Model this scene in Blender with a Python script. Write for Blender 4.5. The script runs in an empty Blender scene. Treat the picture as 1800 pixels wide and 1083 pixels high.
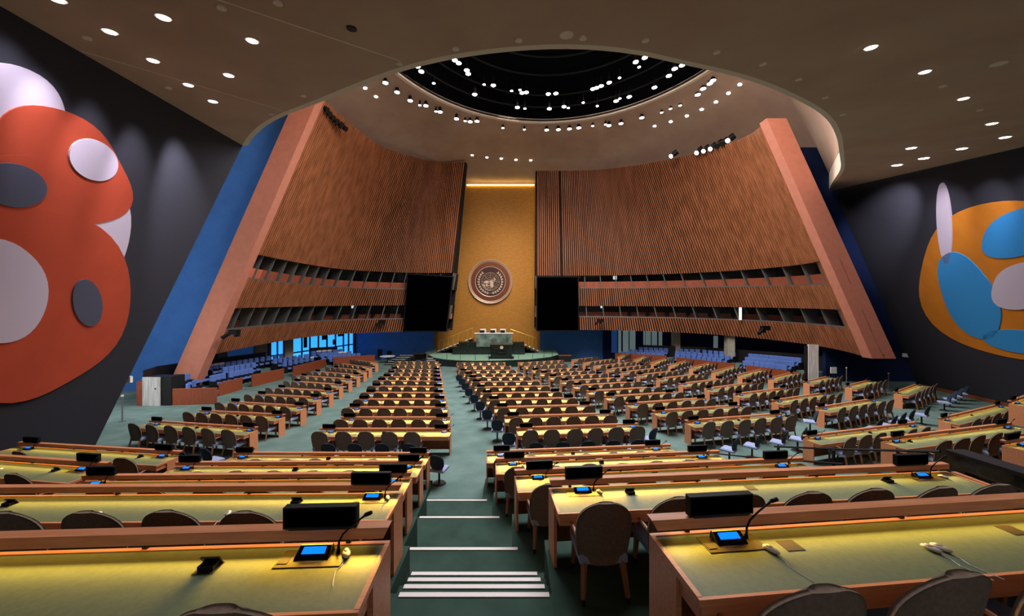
import bpy, bmesh, math, random
from mathutils import Vector, Matrix
from mathutils.bvhtree import BVHTree
random.seed(7)
CZ = 6.2            # eye height above the lowest floor
F = 620.0           # focal length in pixels at 1800 wide
S = bpy.context.scene
COL = S.collection

# ---------------------------------------------------------------- camera, world, light, exposure
cam = bpy.data.cameras.new('camera'); cam.sensor_width = 36; cam.lens = 36 * F / 1800
cam.clip_start = 0.05; cam.clip_end = 300
camo = bpy.data.objects.new('camera', cam); COL.objects.link(camo)
camo.location = (0, 0, CZ); camo.rotation_euler = (math.pi / 2, 0, 0)
S.camera = camo
w = bpy.data.worlds.new('world'); S.world = w; w.use_nodes = True
w.node_tree.nodes['Background'].inputs[0].default_value = (0.80, 0.78, 0.80, 1)
w.node_tree.nodes['Background'].inputs[1].default_value = 0.5
S.view_settings.view_transform = 'Standard'; S.view_settings.look = 'None'
S.view_settings.exposure = 0.0; S.view_settings.gamma = 1
S.view_settings.use_curve_mapping = False
S.cycles.use_denoising = True
S.cycles.max_bounces = 6; S.cycles.diffuse_bounces = 3; S.cycles.glossy_bounces = 3
S.cycles.transmission_bounces = 4; S.cycles.transparent_max_bounces = 6
S.cycles.sample_clamp_indirect = 4; S.cycles.caustics_reflective = False; S.cycles.caustics_refractive = False

def area(name, loc, target, size, power, color=(1, 1, 1), shape='DISK', spread=math.pi, size_y=None):
    l = bpy.data.lights.new(name, 'AREA'); l.shape = shape; l.size = size
    if size_y: l.size_y = size_y
    l.energy = power; l.color = color; l.spread = spread
    o = bpy.data.objects.new(name, l); COL.objects.link(o); o.location = loc
    o.rotation_euler = (Vector(target) - Vector(loc)).to_track_quat('-Z', 'Y').to_euler()
    return o
def spot(name, loc, target, power, ang, blend=0.6, color=(1, 1, 1), r=0.12):
    l = bpy.data.lights.new(name, 'SPOT'); l.energy = power; l.spot_size = math.radians(ang)
    l.spot_blend = blend; l.color = color; l.shadow_soft_size = r
    o = bpy.data.objects.new(name, l); COL.objects.link(o); o.location = loc
    o.rotation_euler = (Vector(target) - Vector(loc)).to_track_quat('-Z', 'Y').to_euler()
    return o
# rig lamps in the round opening of the dome
area('rig_light', (3, 22, CZ + 17.4), (3, 20, 0), 20, 8000, (0.97, 0.97, 1.0), spread=math.radians(150))
area('rig_light', (0, 32, CZ + 17.2), (-3, 46, CZ - 2), 4, 320, (1, 0.82, 0.6), spread=math.radians(70))
area('rig_light', (3, 14, CZ + 17.0), (-20, 30, CZ + 4), 5, 800, (1, 0.85, 0.72), spread=math.radians(110))
area('rig_light', (3, 14, CZ + 17.0), (22, 32, CZ + 2), 5, 1000, (1, 0.85, 0.72), spread=math.radians(110))

area('recess_fill_light', (-19.5, 15.5, CZ - 1.5), (-25, 25, CZ - 2.5), 2.5, 260, (.9, .95, 1.0))  # added fill lamp, hidden behind the left wall, brightens the blue recess

area('dome_fill_light', (3, 21, CZ + 18.9), (3, 21, CZ + 25), 3, 260, (.7, .9, 1.0))  # added weak uplight that brings out the ribs inside the dome

# ---------------------------------------------------------------- materials
def lin(c):
    return tuple(((v / 255) / 12.92 if v / 255 <= 0.04045 else ((v / 255 + 0.055) / 1.055) ** 2.4) for v in c)
MATS = {}
def mat(name, rgb, rough=0.7, metal=0.0, noise=0.0, nscale=4.0, stretch=(1, 1, 1), emit=None, es=0.0,
        bump=0.0, rgb2=None, alpha=1.0, spec=0.5, coord='Object'):
    m = bpy.data.materials.new(name); m.use_nodes = True; nt = m.node_tree; N = nt.nodes
    b = N['Principled BSDF']; c = lin(rgb)
    b.inputs['Roughness'].default_value = rough; b.inputs['Metallic'].default_value = metal
    b.inputs['Specular IOR Level'].default_value = spec
    b.inputs['Base Color'].default_value = (*c, 1); b.inputs['Alpha'].default_value = alpha
    if noise > 0 or rgb2 or bump > 0:
        tc = N.new('ShaderNodeTexCoord'); mp = N.new('ShaderNodeMapping')
        mp.inputs['Scale'].default_value = stretch
        nt.links.new(tc.outputs[coord], mp.inputs['Vector'])
        nz = N.new('ShaderNodeTexNoise'); nz.inputs['Scale'].default_value = nscale; nz.inputs['Detail'].default_value = 5
        nt.links.new(mp.outputs[0], nz.inputs['Vector'])
        if noise > 0 or rgb2:
            cr = N.new('ShaderNodeValToRGB'); c2 = lin(rgb2) if rgb2 else tuple(v * (1 + noise) for v in c)
            c1 = c if rgb2 else tuple(v * (1 - noise) for v in c)
            cr.color_ramp.elements[0].color = (*c1, 1); cr.color_ramp.elements[1].color = (*c2, 1)
            cr.color_ramp.elements[0].position = 0.35; cr.color_ramp.elements[1].position = 0.65
            nt.links.new(nz.outputs[0], cr.inputs[0]); nt.links.new(cr.outputs[0], b.inputs['Base Color'])
        if bump > 0:
            bp = N.new('ShaderNodeBump'); bp.inputs['Strength'].default_value = bump; bp.inputs['Distance'].default_value = 0.02
            nt.links.new(nz.outputs[0], bp.inputs['Height']); nt.links.new(bp.outputs[0], b.inputs['Normal'])
    if emit:
        b.inputs['Emission Color'].default_value = (*lin(emit), 1); b.inputs['Emission Strength'].default_value = es
    MATS[name] = m
    return m
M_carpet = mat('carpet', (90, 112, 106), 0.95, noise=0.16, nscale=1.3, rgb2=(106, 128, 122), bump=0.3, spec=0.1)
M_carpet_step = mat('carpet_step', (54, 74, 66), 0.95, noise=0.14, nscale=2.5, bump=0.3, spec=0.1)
M_strip = mat('white_nosing', (225, 215, 210), 0.6)
M_wood = mat('desk_wood', (204, 128, 86), 0.38, rgb2=(218, 148, 106), nscale=3, stretch=(1, 14, 14), spec=0.4)
M_wooddark = mat('panel_wood', (142, 76, 42), 0.45, rgb2=(160, 88, 50), nscale=4, stretch=(8, 8, 1))
M_parapet = mat('parapet_wood', (128, 60, 34), 0.5, rgb2=(146, 72, 40), nscale=2.5, stretch=(6, 6, 1))
M_leather = mat('green_leather', (96, 110, 86), 0.5, noise=0.08, nscale=30, bump=0.05, spec=0.4)
M_glow = mat('desk_lamp_glow', (255, 220, 120), 0.5, emit=(255, 202, 70), es=7)
M_black = mat('black_plastic', (7, 7, 8), 0.6, spec=0.25)
M_blackscreen = mat('black_screen', (1, 1, 1), 0.9, spec=0.0)
M_dark = mat('dark_metal', (28, 27, 28), 0.5, metal=0.3)
M_lcd = mat('blue_display', (10, 60, 200), 0.3, emit=(8, 112, 255), es=1.8)
M_plate = mat('bronze_plate', (74, 66, 50), 0.4, metal=0.4)
M_brown = mat('brown_upholstery', (118, 101, 88), 0.9, noise=0.12, nscale=40, bump=0.15, spec=0.15)
M_seat = mat('pale_blue_seat', (150, 160, 196), 0.85, spec=0.2)
M_leg = mat('chair_wood', (158, 104, 70), 0.45)
M_navy = mat('navy_upholstery', (44, 58, 74), 0.8, spec=0.2)
M_blueseat = mat('blue_upholstery', (92, 122, 190), 0.75, noise=0.08, nscale=12, spec=0.2)
M_white = mat('white_plastic', (225, 225, 222), 0.4)
M_earpiece = mat('earpiece_plastic', (205, 198, 190), 0.35)
M_ceil = mat('ceiling_plaster', (190, 158, 138), 0.95, rgb2=(198, 168, 146), nscale=0.6, spec=0.1)
M_rim = mat('rim_plaster', (236, 216, 196), 0.9, spec=0.1)
M_dome = mat('dome_black', (12, 14, 18), 0.95, spec=0.05)
M_domerib = mat('dome_rib', (190, 215, 225), 0.9, spec=0.05)
M_blackwall = mat('charcoal_wall', (56, 55, 62), 0.95, noise=0.06, nscale=30, spec=0.1)
M_blue = mat('blue_fabric_wall', (66, 114, 184), 0.9, noise=0.06, nscale=1.5, spec=0.1)
M_navywall = mat('navy_wall', (22, 34, 66), 0.9, spec=0.1)
M_coral = mat('coral_plaster', (196, 126, 104), 0.85, noise=0.05, nscale=3, spec=0.15)
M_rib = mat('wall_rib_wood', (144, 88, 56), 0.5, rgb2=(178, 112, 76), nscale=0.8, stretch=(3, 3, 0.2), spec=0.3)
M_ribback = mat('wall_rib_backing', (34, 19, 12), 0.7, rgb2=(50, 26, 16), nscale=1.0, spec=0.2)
M_booth = mat('booth_interior', (44, 42, 40), 0.8)
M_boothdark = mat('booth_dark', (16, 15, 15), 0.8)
M_fin = mat('booth_fin', (112, 112, 110), 0.5, metal=0.2)
M_boothred = mat('booth_balustrade', (214, 116, 84), 0.6, noise=0.1, nscale=3)
M_glass = mat('booth_glass', (20, 22, 24), 0.05, alpha=0.25)
M_gold = mat('gold_wall', (176, 120, 44), 0.5, metal=0.3, rgb2=(190, 134, 56), nscale=2.2, stretch=(1, 1, 3), bump=0.25)
M_goldlight = mat('gold_cove_lamp', (255, 220, 120), 0.5, emit=(255, 225, 130), es=7)
M_goldrail = mat('gold_rail', (228, 178, 80), 0.3, metal=0.6)
M_bronze = mat('bronze', (120, 66, 44), 0.45, metal=0.5)
M_bronzedark = mat('bronze_dark', (66, 40, 34), 0.5, metal=0.4)
M_silver = mat('emblem_silver', (222, 196, 176), 0.35, metal=0.3)
M_marbleg = mat('green_marble', (66, 84, 76), 0.25, rgb2=(126, 142, 134), nscale=1.4, bump=0.0)
M_marbleb = mat('black_marble', (16, 18, 16), 0.2, rgb2=(36, 46, 40), nscale=9)
M_stage = mat('stage_green', (128, 166, 142), 0.6, noise=0.06, nscale=2)
M_lamp = mat('lamp_lens', (255, 255, 255), 0.5, emit=(255, 250, 255), es=30)
M_down = mat('downlight_lens', (255, 255, 255), 0.5, emit=(255, 240, 246), es=12)
M_window = mat('glowing_window', (90, 190, 255), 0.4, emit=(50, 160, 240), rgb2=None, es=1.3)
M_windowdim = mat('dim_window', (40, 80, 140), 0.4, emit=(30, 70, 130), es=0.35)
M_wframe = mat('window_frame', (22, 44, 78), 0.5)
M_concrete = mat('concrete_column', (150, 145, 130), 0.8, noise=0.1, nscale=3)
M_doorpale = mat('pale_wood_door', (206, 202, 198), 0.5, rgb2=(164, 158, 154), nscale=2, stretch=(6, 6, 0.4))
M_m_red = mat('mural_red', (186, 76, 52), 0.9, noise=0.06, nscale=1.2, spec=0.1)
M_m_white = mat('mural_white', (206, 190, 206), 0.9, spec=0.1)
M_m_grey = mat('mural_grey', (84, 84, 100), 0.9, spec=0.1)
M_m_orange = mat('mural_orange', (206, 124, 40), 0.9, noise=0.06, nscale=1.2, spec=0.1)
M_m_blue = mat('mural_blue', (60, 144, 208), 0.9, spec=0.1)
M_m_line = mat('mural_outline', (34, 26, 30), 0.9)
M_signlit = mat('lit_sign', (240, 240, 235), 0.5, emit=(240, 245, 240), es=1.0)
M_trolley = mat('pale_screen', (150, 170, 170), 0.4, emit=(150, 175, 180), es=0.22)

# ---------------------------------------------------------------- mesh helpers
class MB:
    def __init__(s): s.v = []; s.f = []; s.m = []; s.mi = 0; s.smooth = False; s.sm = []
    def quadmesh(s, vs, fs):
        o = len(s.v); s.v += [tuple(p) for p in vs]; s.f += [tuple(i + o for i in f) for f in fs]
        s.m += [s.mi] * len(fs); s.sm += [s.smooth] * len(fs); return s
    def box(s, x0, x1, y0, y1, z0, z1, M=None):
        vs = [(x0, y0, z0), (x1, y0, z0), (x1, y1, z0), (x0, y1, z0), (x0, y0, z1), (x1, y0, z1), (x1, y1, z1), (x0, y1, z1)]
        if M: vs = [M @ Vector(p) for p in vs]
        return s.quadmesh(vs, [(0, 3, 2, 1), (4, 5, 6, 7), (0, 1, 5, 4), (1, 2, 6, 5), (2, 3, 7, 6), (3, 0, 4, 7)])
    def taper(s, p0, p1, a, b):       # square bar between two points
        p0 = Vector(p0); p1 = Vector(p1); d = (p1 - p0).normalized()
        u = d.orthogonal().normalized() if abs(d.z) < .99 else Vector((1, 0, 0)); w_ = d.cross(u).normalized(); u = w_.cross(d)
        vs = [p0 + u * i * a + w_ * j * a for i, j in ((-1, -1), (1, -1), (1, 1), (-1, 1))] + [p1 + u * i * b + w_ * j * b for i, j in ((-1, -1), (1, -1), (1, 1), (-1, 1))]
        return s.quadmesh(vs, [(0, 3, 2, 1), (4, 5, 6, 7), (0, 1, 5, 4), (1, 2, 6, 5), (2, 3, 7, 6), (3, 0, 4, 7)])
    def tube(s, pts, r, n=6):
        pts = [Vector(p) for p in pts]; rings = []
        for i, p in enumerate(pts):
            d = (pts[min(i + 1, len(pts) - 1)] - pts[max(i - 1, 0)]).normalized()
            u = d.cross(Vector((0, 0, 1)));
            if u.length < .05: u = Vector((1, 0, 0))
            u.normalize(); w_ = d.cross(u)
            rr = r[i] if isinstance(r, (list, tuple)) else r
            rings.append([p + (u * math.cos(a) + w_ * math.sin(a)) * rr for a in [k * 2 * math.pi / n for k in range(n)]])
        vs = [q for R in rings for q in R]; fs = []
        for i in range(len(rings) - 1):
            for k in range(n): fs.append((i * n + k, i * n + (k + 1) % n, (i + 1) * n + (k + 1) % n, (i + 1) * n + k))
        fs.append(tuple(range(n))[::-1]); fs.append(tuple((len(rings) - 1) * n + k for k in range(n)))
        return s.quadmesh(vs, fs)
    def prism(s, poly, z0, z1, M=None):   # poly in xy extruded in z
        n = len(poly); vs = [(x, y, z0) for x, y in poly] + [(x, y, z1) for x, y in poly]
        if M: vs = [M @ Vector(p) for p in vs]
        return s.quadmesh(vs, [tuple(range(n))[::-1], tuple(range(n, 2 * n))] + [(i, (i + 1) % n, n + (i + 1) % n, n + i) for i in range(n)])
    def cyl(s, c, r, z0, z1, n=16, r1=None):
        r1 = r if r1 is None else r1
        vs = [(c[0] + r * math.cos(2 * math.pi * k / n), c[1] + r * math.sin(2 * math.pi * k / n), z0) for k in range(n)] + \
             [(c[0] + r1 * math.cos(2 * math.pi * k / n), c[1] + r1 * math.sin(2 * math.pi * k / n), z1) for k in range(n)]
        return s.quadmesh(vs, [tuple(range(n))[::-1], tuple(range(n, 2 * n))] + [(i, (i + 1) % n, n + (i + 1) % n, n + i) for i in range(n)])
    def mesh(s, name, mats):
        me = bpy.data.meshes.new(name); me.from_pydata(s.v, [], s.f)
        for m in (mats if isinstance(mats, (list, tuple)) else [mats]): me.materials.append(m)
        me.polygons.foreach_set('material_index', s.m); me.polygons.foreach_set('use_smooth', s.sm)
        me.update(); return me
def link(name, me, parent=None, M=None):
    o = bpy.data.objects.new(name, me); COL.objects.link(o)
    if parent: o.parent = parent
    if M is not None: o.matrix_basis = M
    return o
def obj(name, mb, m, parent=None, M=None, kind=None):
    o = link(name, mb.mesh(name, m), parent, M)
    if kind: o['kind'] = kind
    return o
def tag(o, label, cat, group=None):
    o['label'] = label; o['category'] = cat
    if group: o['group'] = group
    return o
def thing(name, label, cat, M=None, group=None):
    o = bpy.data.objects.new(name, None); COL.objects.link(o); o.empty_display_size = .2
    if M is not None: o.matrix_basis = M
    return tag(o, label, cat, group)
def struct(name, mb, m, parent=None):
    o = obj(name, mb, m, parent)
    if parent is None: o['kind'] = 'structure'
    return o
ORD = ['nearest', 'second', 'third', 'fourth', 'fifth', 'sixth', 'seventh', 'eighth', 'ninth', 'tenth', 'eleventh', 'twelfth', 'thirteenth', 'fourteenth']
FST = ['first'] + ORD[1:] + ['fifteenth', 'sixteenth', 'seventeenth', 'eighteenth', 'nineteenth', 'twentieth', 'twenty-first', 'twenty-second', 'twenty-third', 'twenty-fourth', 'twenty-fifth', 'twenty-sixth', 'twenty-seventh', 'twenty-eighth', 'twenty-ninth', 'thirtieth', 'thirty-first', 'thirty-second', 'thirty-third', 'thirty-fourth', 'thirty-fifth', 'thirty-sixth', 'thirty-seventh', 'thirty-eighth', 'thirty-ninth', 'fortieth']
def fz(y): return 1.443 - 0.0383 * y            # sloping hall floor
def at_h(px, py, h):                            # point on a level h below the eye
    Y = h * F / (py - 541.0); return Vector(((px - 900) / F * Y, Y, CZ - h))
def at_floor(px, py, up=0.0):                   # point 'up' above the sloping floor
    t = (py - 541.0) / F; Y = (CZ - 1.443 - up) / (t - 0.0383)
    return Vector(((px - 900) / F * Y, Y, fz(Y) + up))
def at_y(px, py, Y): return Vector(((px - 900) / F * Y, Y, CZ + (541.0 - py) / F * Y))

# ---------------------------------------------------------------- floors
EXT = [(-26, 9), (-60, 60), (60, 60), (40, 9)]
mb = MB(); nx, ny = 12, 12
vs = []; 
for j in range(ny + 1):
    y = 8.6 + (52 - 8.6) * j / ny
    for i in range(nx + 1): vs.append((-34 + 74 * i / nx, y, fz(y)))
mb.quadmesh(vs, [(j * (nx + 1) + i, j * (nx + 1) + i + 1, (j + 1) * (nx + 1) + i + 1, (j + 1) * (nx + 1) + i) for j in range(ny) for i in range(nx)])
struct('floor', mb, M_carpet)
mb = MB(); mb.box(-34, 40, -6, 8.6, .6, 1.03); struct('floor_rear', mb, M_carpet_step)
LV = {0: CZ - 1.64, 1: CZ - 2.32, 2: CZ - 3.0, 3: CZ - 3.70, 4: CZ - 4.35, 5: CZ - 4.97}
# desk row rail ends: (x0,y0,x1,y1) in photo pixels; 'h' is the rail height below the eye for raised rows
ROWS_L = {1: (-190, 944, 681, 920), 2: (-300, 855.5, 705, 849), 3: (150, 834, 723, 829), 4: (312, 811, 742.5, 809), 5: (413, 794, 754.6, 795)}
ROWS_R = {1: (1146, 908, 1960, 860.5), 2: (967, 841, 1660, 813), 3: (906, 825, 1408, 803), 4: (872, 805, 1262, 791), 5: (856, 792, 1177, 780)}
HR = {k: CZ - LV[k] - .87 for k in LV}
def seg(r, h): return at_h(r[0], r[1], h), at_h(r[2], r[3], h)
Lseg = {k: seg(r, HR[k]) for k, r in ROWS_L.items()}
Rseg = {k: seg(r, HR[k]) for k, r in ROWS_R.items()}
OA = seg((36, 776, 319, 792), HR[4]); OB = seg((-260, 781.5, 191, 812), HR[3])
G1 = (at_floor(1411.7, 765, .87), at_floor(1608, 741, .87))
G2 = seg((1549, 769, 1775, 742), 3.70); G3 = seg((1762, 773.5, 1990, 737), 3.05)
H1 = (at_floor(1649.6, 734, .87), at_floor(1757.6, 709, .87)); H2 = seg((1773, 704, 1850, 678), 3.45)
FWD = .16
noseY = {1: 1.75, 2: 3.71, 3: 5.44, 4: 7.35, 5: 9.14}
def ext(a, b, d):        # extend segment a->b past b by d
    return b + (b - a).normalized() * d
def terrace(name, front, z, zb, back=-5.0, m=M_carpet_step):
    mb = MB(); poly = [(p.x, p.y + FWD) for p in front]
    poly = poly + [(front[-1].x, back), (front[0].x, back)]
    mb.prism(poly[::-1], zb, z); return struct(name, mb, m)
for k in (1, 2, 3, 4, 5):
    a, b = Lseg[k]
    if k == 3: fr = [OB[0] + Vector((-3, 1, 0)), OB[0], OB[1], a, ext(a, b, .06)]
    elif k == 4: fr = [ext(OA[1], OA[0], 3), OA[0], OA[1], a, ext(a, b, .06)]
    elif k == 5: fr = [a + Vector((-2.2, .0, 0)), a, ext(a, b, .06)]
    else: fr = [a + Vector((-4, 0, 0)), a, ext(a, b, .06)]
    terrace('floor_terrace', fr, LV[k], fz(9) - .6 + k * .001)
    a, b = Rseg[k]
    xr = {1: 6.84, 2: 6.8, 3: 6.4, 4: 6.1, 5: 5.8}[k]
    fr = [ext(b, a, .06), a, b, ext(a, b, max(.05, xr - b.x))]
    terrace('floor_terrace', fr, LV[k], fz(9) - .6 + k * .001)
# aisle: five landings with carpeted stair flights
cx = lambda y: 0.07 - 0.205 * (y - 2.4) if y > 2.4 else 0.07
mb = MB(); aisle_w = 2.3
steps = []
for k in (1, 2, 3, 4, 5):
    n = 4 if k < 5 else 2; zt = LV[k]; zn = LV[k + 1] if k < 5 else fz(9.5); tr = {1: .3, 2: .33, 3: .19, 4: .19, 5: .19}[k]
    for i in range(n):
        steps.append((noseY[k] + i * tr, zt - (zt - zn) * i / n, k, i))
steps.sort()
y0 = -5
for (yn, z, k, i) in steps:
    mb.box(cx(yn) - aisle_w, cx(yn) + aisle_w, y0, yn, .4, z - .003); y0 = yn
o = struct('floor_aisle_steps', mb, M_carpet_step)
mb = MB(); mb.box(-3, 2.5, -6, .55, 1, LV[0]); struct('floor_top_landing', mb, M_carpet_step)
ends = {1: (-1.0, 1.0), 2: (718, 958), 3: (718, 910), 4: (738, 878), 5: (745, 856)}
for (yn, z, k, i) in steps:
    if k == 1: continue
    if k == 2: x0, x1 = ((703, 965), (711, 957), (718, 950), (724, 944))[i]; x0 = (x0 - 900) / F * yn; x1 = (x1 - 900) / F * yn
    elif i == 0: x0, x1 = [(e - 900) / F * yn for e in ends[k]]
    else: continue
    s_ = MB(); s_.box(x0, x1, yn - .055, yn + .004, z - .02, z + .008)
    where = {2: 'nearest flight, nosing %s from the top' % FST[i], 3: 'second flight down the centre aisle', 4: 'third flight down the centre aisle', 5: 'last flight down the centre aisle'}[k]
    tag(obj('nosing_strip', s_, M_strip), 'white nosing strip on green carpet stair, ' + where, 'stair nosing', 'white nosing strips on the aisle stairs')
# raised floor on the far side of the right parapet
def slab(sg, z, l=.3, r=.3, back=6.0):
    a, b = sg; a2 = ext(b, a, l); b2 = ext(a, b, r); d = (b - a).normalized(); n = Vector((-d.y, d.x, 0)); n *= -1 if n.y < 0 else 1
    a2 = a2 + n * FWD; b2 = b2 + n * FWD
    mb = MB(); mb.prism([(a2.x, a2.y), (b2.x, b2.y), (b2.x, b2.y - back), (a2.x, a2.y - back)][::-1], .4, z); struct('floor_terrace', mb, M_carpet_step)
slab(G2, CZ - 4.57, .25, .5, 5); slab(G3, CZ - 3.92, .3, 3, 5); slab(H2, CZ - 4.32, .4, 1, 3)

# ---------------------------------------------------------------- side walls (leaning slabs)
LW = (-8.644, -.352, .442); RW = (18.63, .338, -.433)
def wallpt(W, Y, z, off=0.0): return Vector((W[0] + W[1] * Y + W[2] * (z - CZ) + off, Y, z))
def onwall(W, px, py, off=0.0):
    Y = (W[0] + off) / ((px - 900) / F - W[1] - W[2] * (541 - py) / F); return Vector(((px - 900) / F * Y, Y, CZ + (541 - py) / F * Y))
def zc(y): return CZ + 3.97 + .178 * y           # lower ceiling
def hexa(p, q):     # two quads (front p, back q)
    mb = MB(); mb.quadmesh(p + q, [(0, 1, 2, 3), (7, 6, 5, 4), (0, 4, 5, 1), (1, 5, 6, 2), (2, 6, 7, 3), (3, 7, 4, 0)]); return mb
def sidewall(name, W, yb, yt, sgn):
    p = [wallpt(W, -5, .3), wallpt(W, yb, .3), wallpt(W, yt, zc(yt) + .1), wallpt(W, -5, zc(-5) + .1)]
    if sgn > 0: p = p[::-1]
    q = [v + Vector((sgn * .8, 0, 0)) for v in p]
    return struct(name, hexa(p, q), M_blackwall)
sidewall('wall_left', LW, 13.1, 14.05, -1)
sidewall('wall_right', RW, 26.0, 26.0, 1)
# wooden baseboard of the right wall, follows the floor
mb = MB()
for i in range(14):
    ya = 9 + i * 17 / 14; yb_ = ya + 17 / 14
    a = wallpt(RW, ya, fz(ya), -.05); b = wallpt(RW, yb_, fz(yb_), -.05); u = Vector((-.09, 0, .22)); t = Vector((.06, 0, 0))
    mb.quadmesh([a, b, b + u, a + u, a + t, b + t, b + u + t, a + u + t], [(0, 3, 2, 1), (4, 5, 6, 7), (3, 7, 6, 2), (0, 4, 7, 3), (1, 2, 6, 5)])
struct('baseboard_right', mb, M_wooddark)
# blue walls behind the wall ends
def leanwall(name, Y, xi, lean, xo, z0, z1, m):
    p = [Vector((xo, Y, z0)), Vector((xi + lean * (z0 - CZ + 3), Y, z0)), Vector((xi + lean * (z1 - CZ + 3), Y, z1)), Vector((xo, Y, z1))]
    return struct(name, hexa(p, [v + Vector((0, .3, 0)) for v in p]), m)
leanwall('wall_blue_left', 24.3, -21.0, .43, -36, -.2, CZ + 17.5, M_blue)
leanwall('wall_blue_right', 25.9, 25.2, -.46, 36, CZ - 3.3, 18.0, M_navywall)
mb = MB(); mb.box(24.9, 36, 28.0, 28.3, -.2, CZ - 2.9); struct('wall_navy_lower', mb, M_navywall)
mb = MB(); mb.box(-34, -10.0, 45.0, 45.4, -.6, 5.2); struct('wall_back_left', mb, M_blue)
mb = MB(); mb.box(3.6, 34, 45.0, 45.4, -.6, 5.2); struct('wall_back_right', mb, M_blue)
# gold wall
mb = MB(); mb.box(-11.0, 4.6, 46, 46.4, -.6, CZ + 16.25); struct('wall_gold', mb, M_gold)
mb = MB(); mb.box(-5.9, 2.9, 45.8, 45.9, CZ + 15.95, CZ + 16.05); o = obj('cove_lamp', mb, M_goldlight); tag(o, 'thin glowing lamp line along top of gold wall', 'lamp')
mb = MB(); mb.box(2.9, 3.0, 43.9, 44.0, CZ + 1, CZ + 15.6); o = obj('cove_lamp', mb, M_goldlight); tag(o, 'vertical glowing lamp line hidden behind right ribbed wall edge', 'lamp')
mb = MB(); mb.box(-6.9, 4.6, 46.0, 46.4, CZ + 16.25, CZ + 19.5); struct('wall_gold_header', mb, M_ceil)

# ---------------------------------------------------------------- lower ceiling
arc = [(-10.75, 14.05), (-9.4, 12.6), (-7.6, 11.0), (-5.3, 9.6), (-3.7, 8.55), (-2.2, 7.68), (-.7, 7.15), (.95, 6.92), (2.4, 7.1), (3.66, 7.56), (5.5, 8.2), (7.5, 9.27), (9.7, 10.7), (11.9, 12.7), (14.5, 15.4), (17.3, 18.3), (19.6, 21.2), (21.6, 23.7), (23.2, 25.6)]
def smooth(pts, n=3):
    for _ in range(n):
        q = [pts[0]]
        for a, b in zip(pts, pts[1:]): q += [tuple(.75 * x + .25 * y for x, y in zip(a, b)), tuple(.25 * x + .75 * y for x, y in zip(a, b))]
        pts = q + [pts[-1]]
    return pts
arcs = smooth(arc, 2)
mb = MB(); n = len(arcs)
top = [(x, y, zc(y)) for x, y in arcs]; bot = [(-6.2 + 22.5 * i / (n - 1), -5, zc(-5)) for i in range(n)]
mb.quadmesh(top + bot, [(i, i + 1, n + i + 1, n + i) for i in range(n - 1)])
ceilo = struct('ceiling', mb, M_ceil)
lip = [(x + (3 - x) * .012, y + (21 - y) * .012, zc(y) + .03) for x, y in arcs]; up = [(p[0], p[1], p[2] + 1.1) for p in lip]
mb = MB(); mb.quadmesh(top + lip + up, [(i, n + i, n + i + 1, i + 1) for i in range(n - 1)] + [(n + i, 2 * n + i, 2 * n + i + 1, n + i + 1) for i in range(n - 1)])
struct('trim_ceiling_rim', mb, M_rim)
# fine joints in the ceiling plaster
mb = MB()
for (x0, y0, x1, y1) in ((-6, 1.5, 17, 3.2), (-6.6, 4.2, -2.4, 7.6), (7, -2, 21.8, 14.5), (-8.8, 7.2, -6.6, 10.6)):
    a = Vector((x0, y0, zc(y0))); b = Vector((x1, y1, zc(y1))); d = (b - a).normalized().cross(Vector((0, 0, 1))) * .012
    mb.quadmesh([a - d, b - d, b + d, a + d, a - d - Vector((0, 0, .006)), b - d - Vector((0, 0, .006)), b + d - Vector((0, 0, .006)), a + d - Vector((0, 0, .006))], [(4, 5, 6, 7), (0, 1, 5, 4), (2, 3, 7, 6)])
struct('trim_ceiling_joint', mb, M_rim)

# ---------------------------------------------------------------- upper ceiling, oculus, dome
OC = (3.0, 21.0); OR_ = 13.5; OZ = CZ + 18.0
outer = [(x, y, z - CZ) for x, y, z in up[::2]] + [(24.6, 27, 10.5), (24.5, 30, 12.6), (22.5, 35, 13.6), (18, 40.5, 14.6), (10, 44.5, 16), (4.6, 46.4, 16.35), (0, 46.4, 16.35), (-4, 46.4, 16.35), (-7.5, 46.2, 16.6), (-12.5, 42, 16.4), (-16.5, 36, 15.6), (-18.5, 30, 14.4), (-17.5, 22, 12), (-14, 16.5, 9.6)]
outer.sort(key=lambda p: math.atan2(p[1] - OC[1], p[0] - OC[0]))
angs = [math.atan2(p[1] - OC[1], p[0] - OC[0]) for p in outer]
def outer_at(a):
    for i in range(len(outer)):
        a0 = angs[i]; a1 = angs[(i + 1) % len(outer)] + (2 * math.pi if i == len(outer) - 1 else 0)
        for aa in (a, a + 2 * math.pi):
            if a0 <= aa <= a1:
                t = (aa - a0) / max(1e-6, a1 - a0); p, q = outer[i], outer[(i + 1) % len(outer)]
                return Vector([p[j] + (q[j] - p[j]) * t for j in range(3)])
NA = 144; rings = []
for r_ in range(7):
    t = r_ / 6
    for k in range(NA):
        a = -math.pi + (k + .01) * 2 * math.pi / NA; q = outer_at(a); p = Vector((OC[0] + OR_ * math.cos(a), OC[1] + OR_ * math.sin(a), 18.0))
        v = p.lerp(q, t); v.z += CZ + .9 * math.sin(math.pi * t) * (1 if q.y > 20 else .6)
        if q.y > 43: v.z -= .9 * math.sin(math.pi * t) * .8
        rings.append(v)
mb = MB(); mb.smooth = True
mb.quadmesh(rings, [(r_ * NA + k, r_ * NA + (k + 1) % NA, (r_ + 1) * NA + (k + 1) % NA, (r_ + 1) * NA + k) for r_ in range(6) for k in range(NA)])
uc = struct('ceiling_upper', mb, M_ceil)
BV = BVHTree.FromPolygons([Vector(v) for v in mb.v], mb.f)
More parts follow.
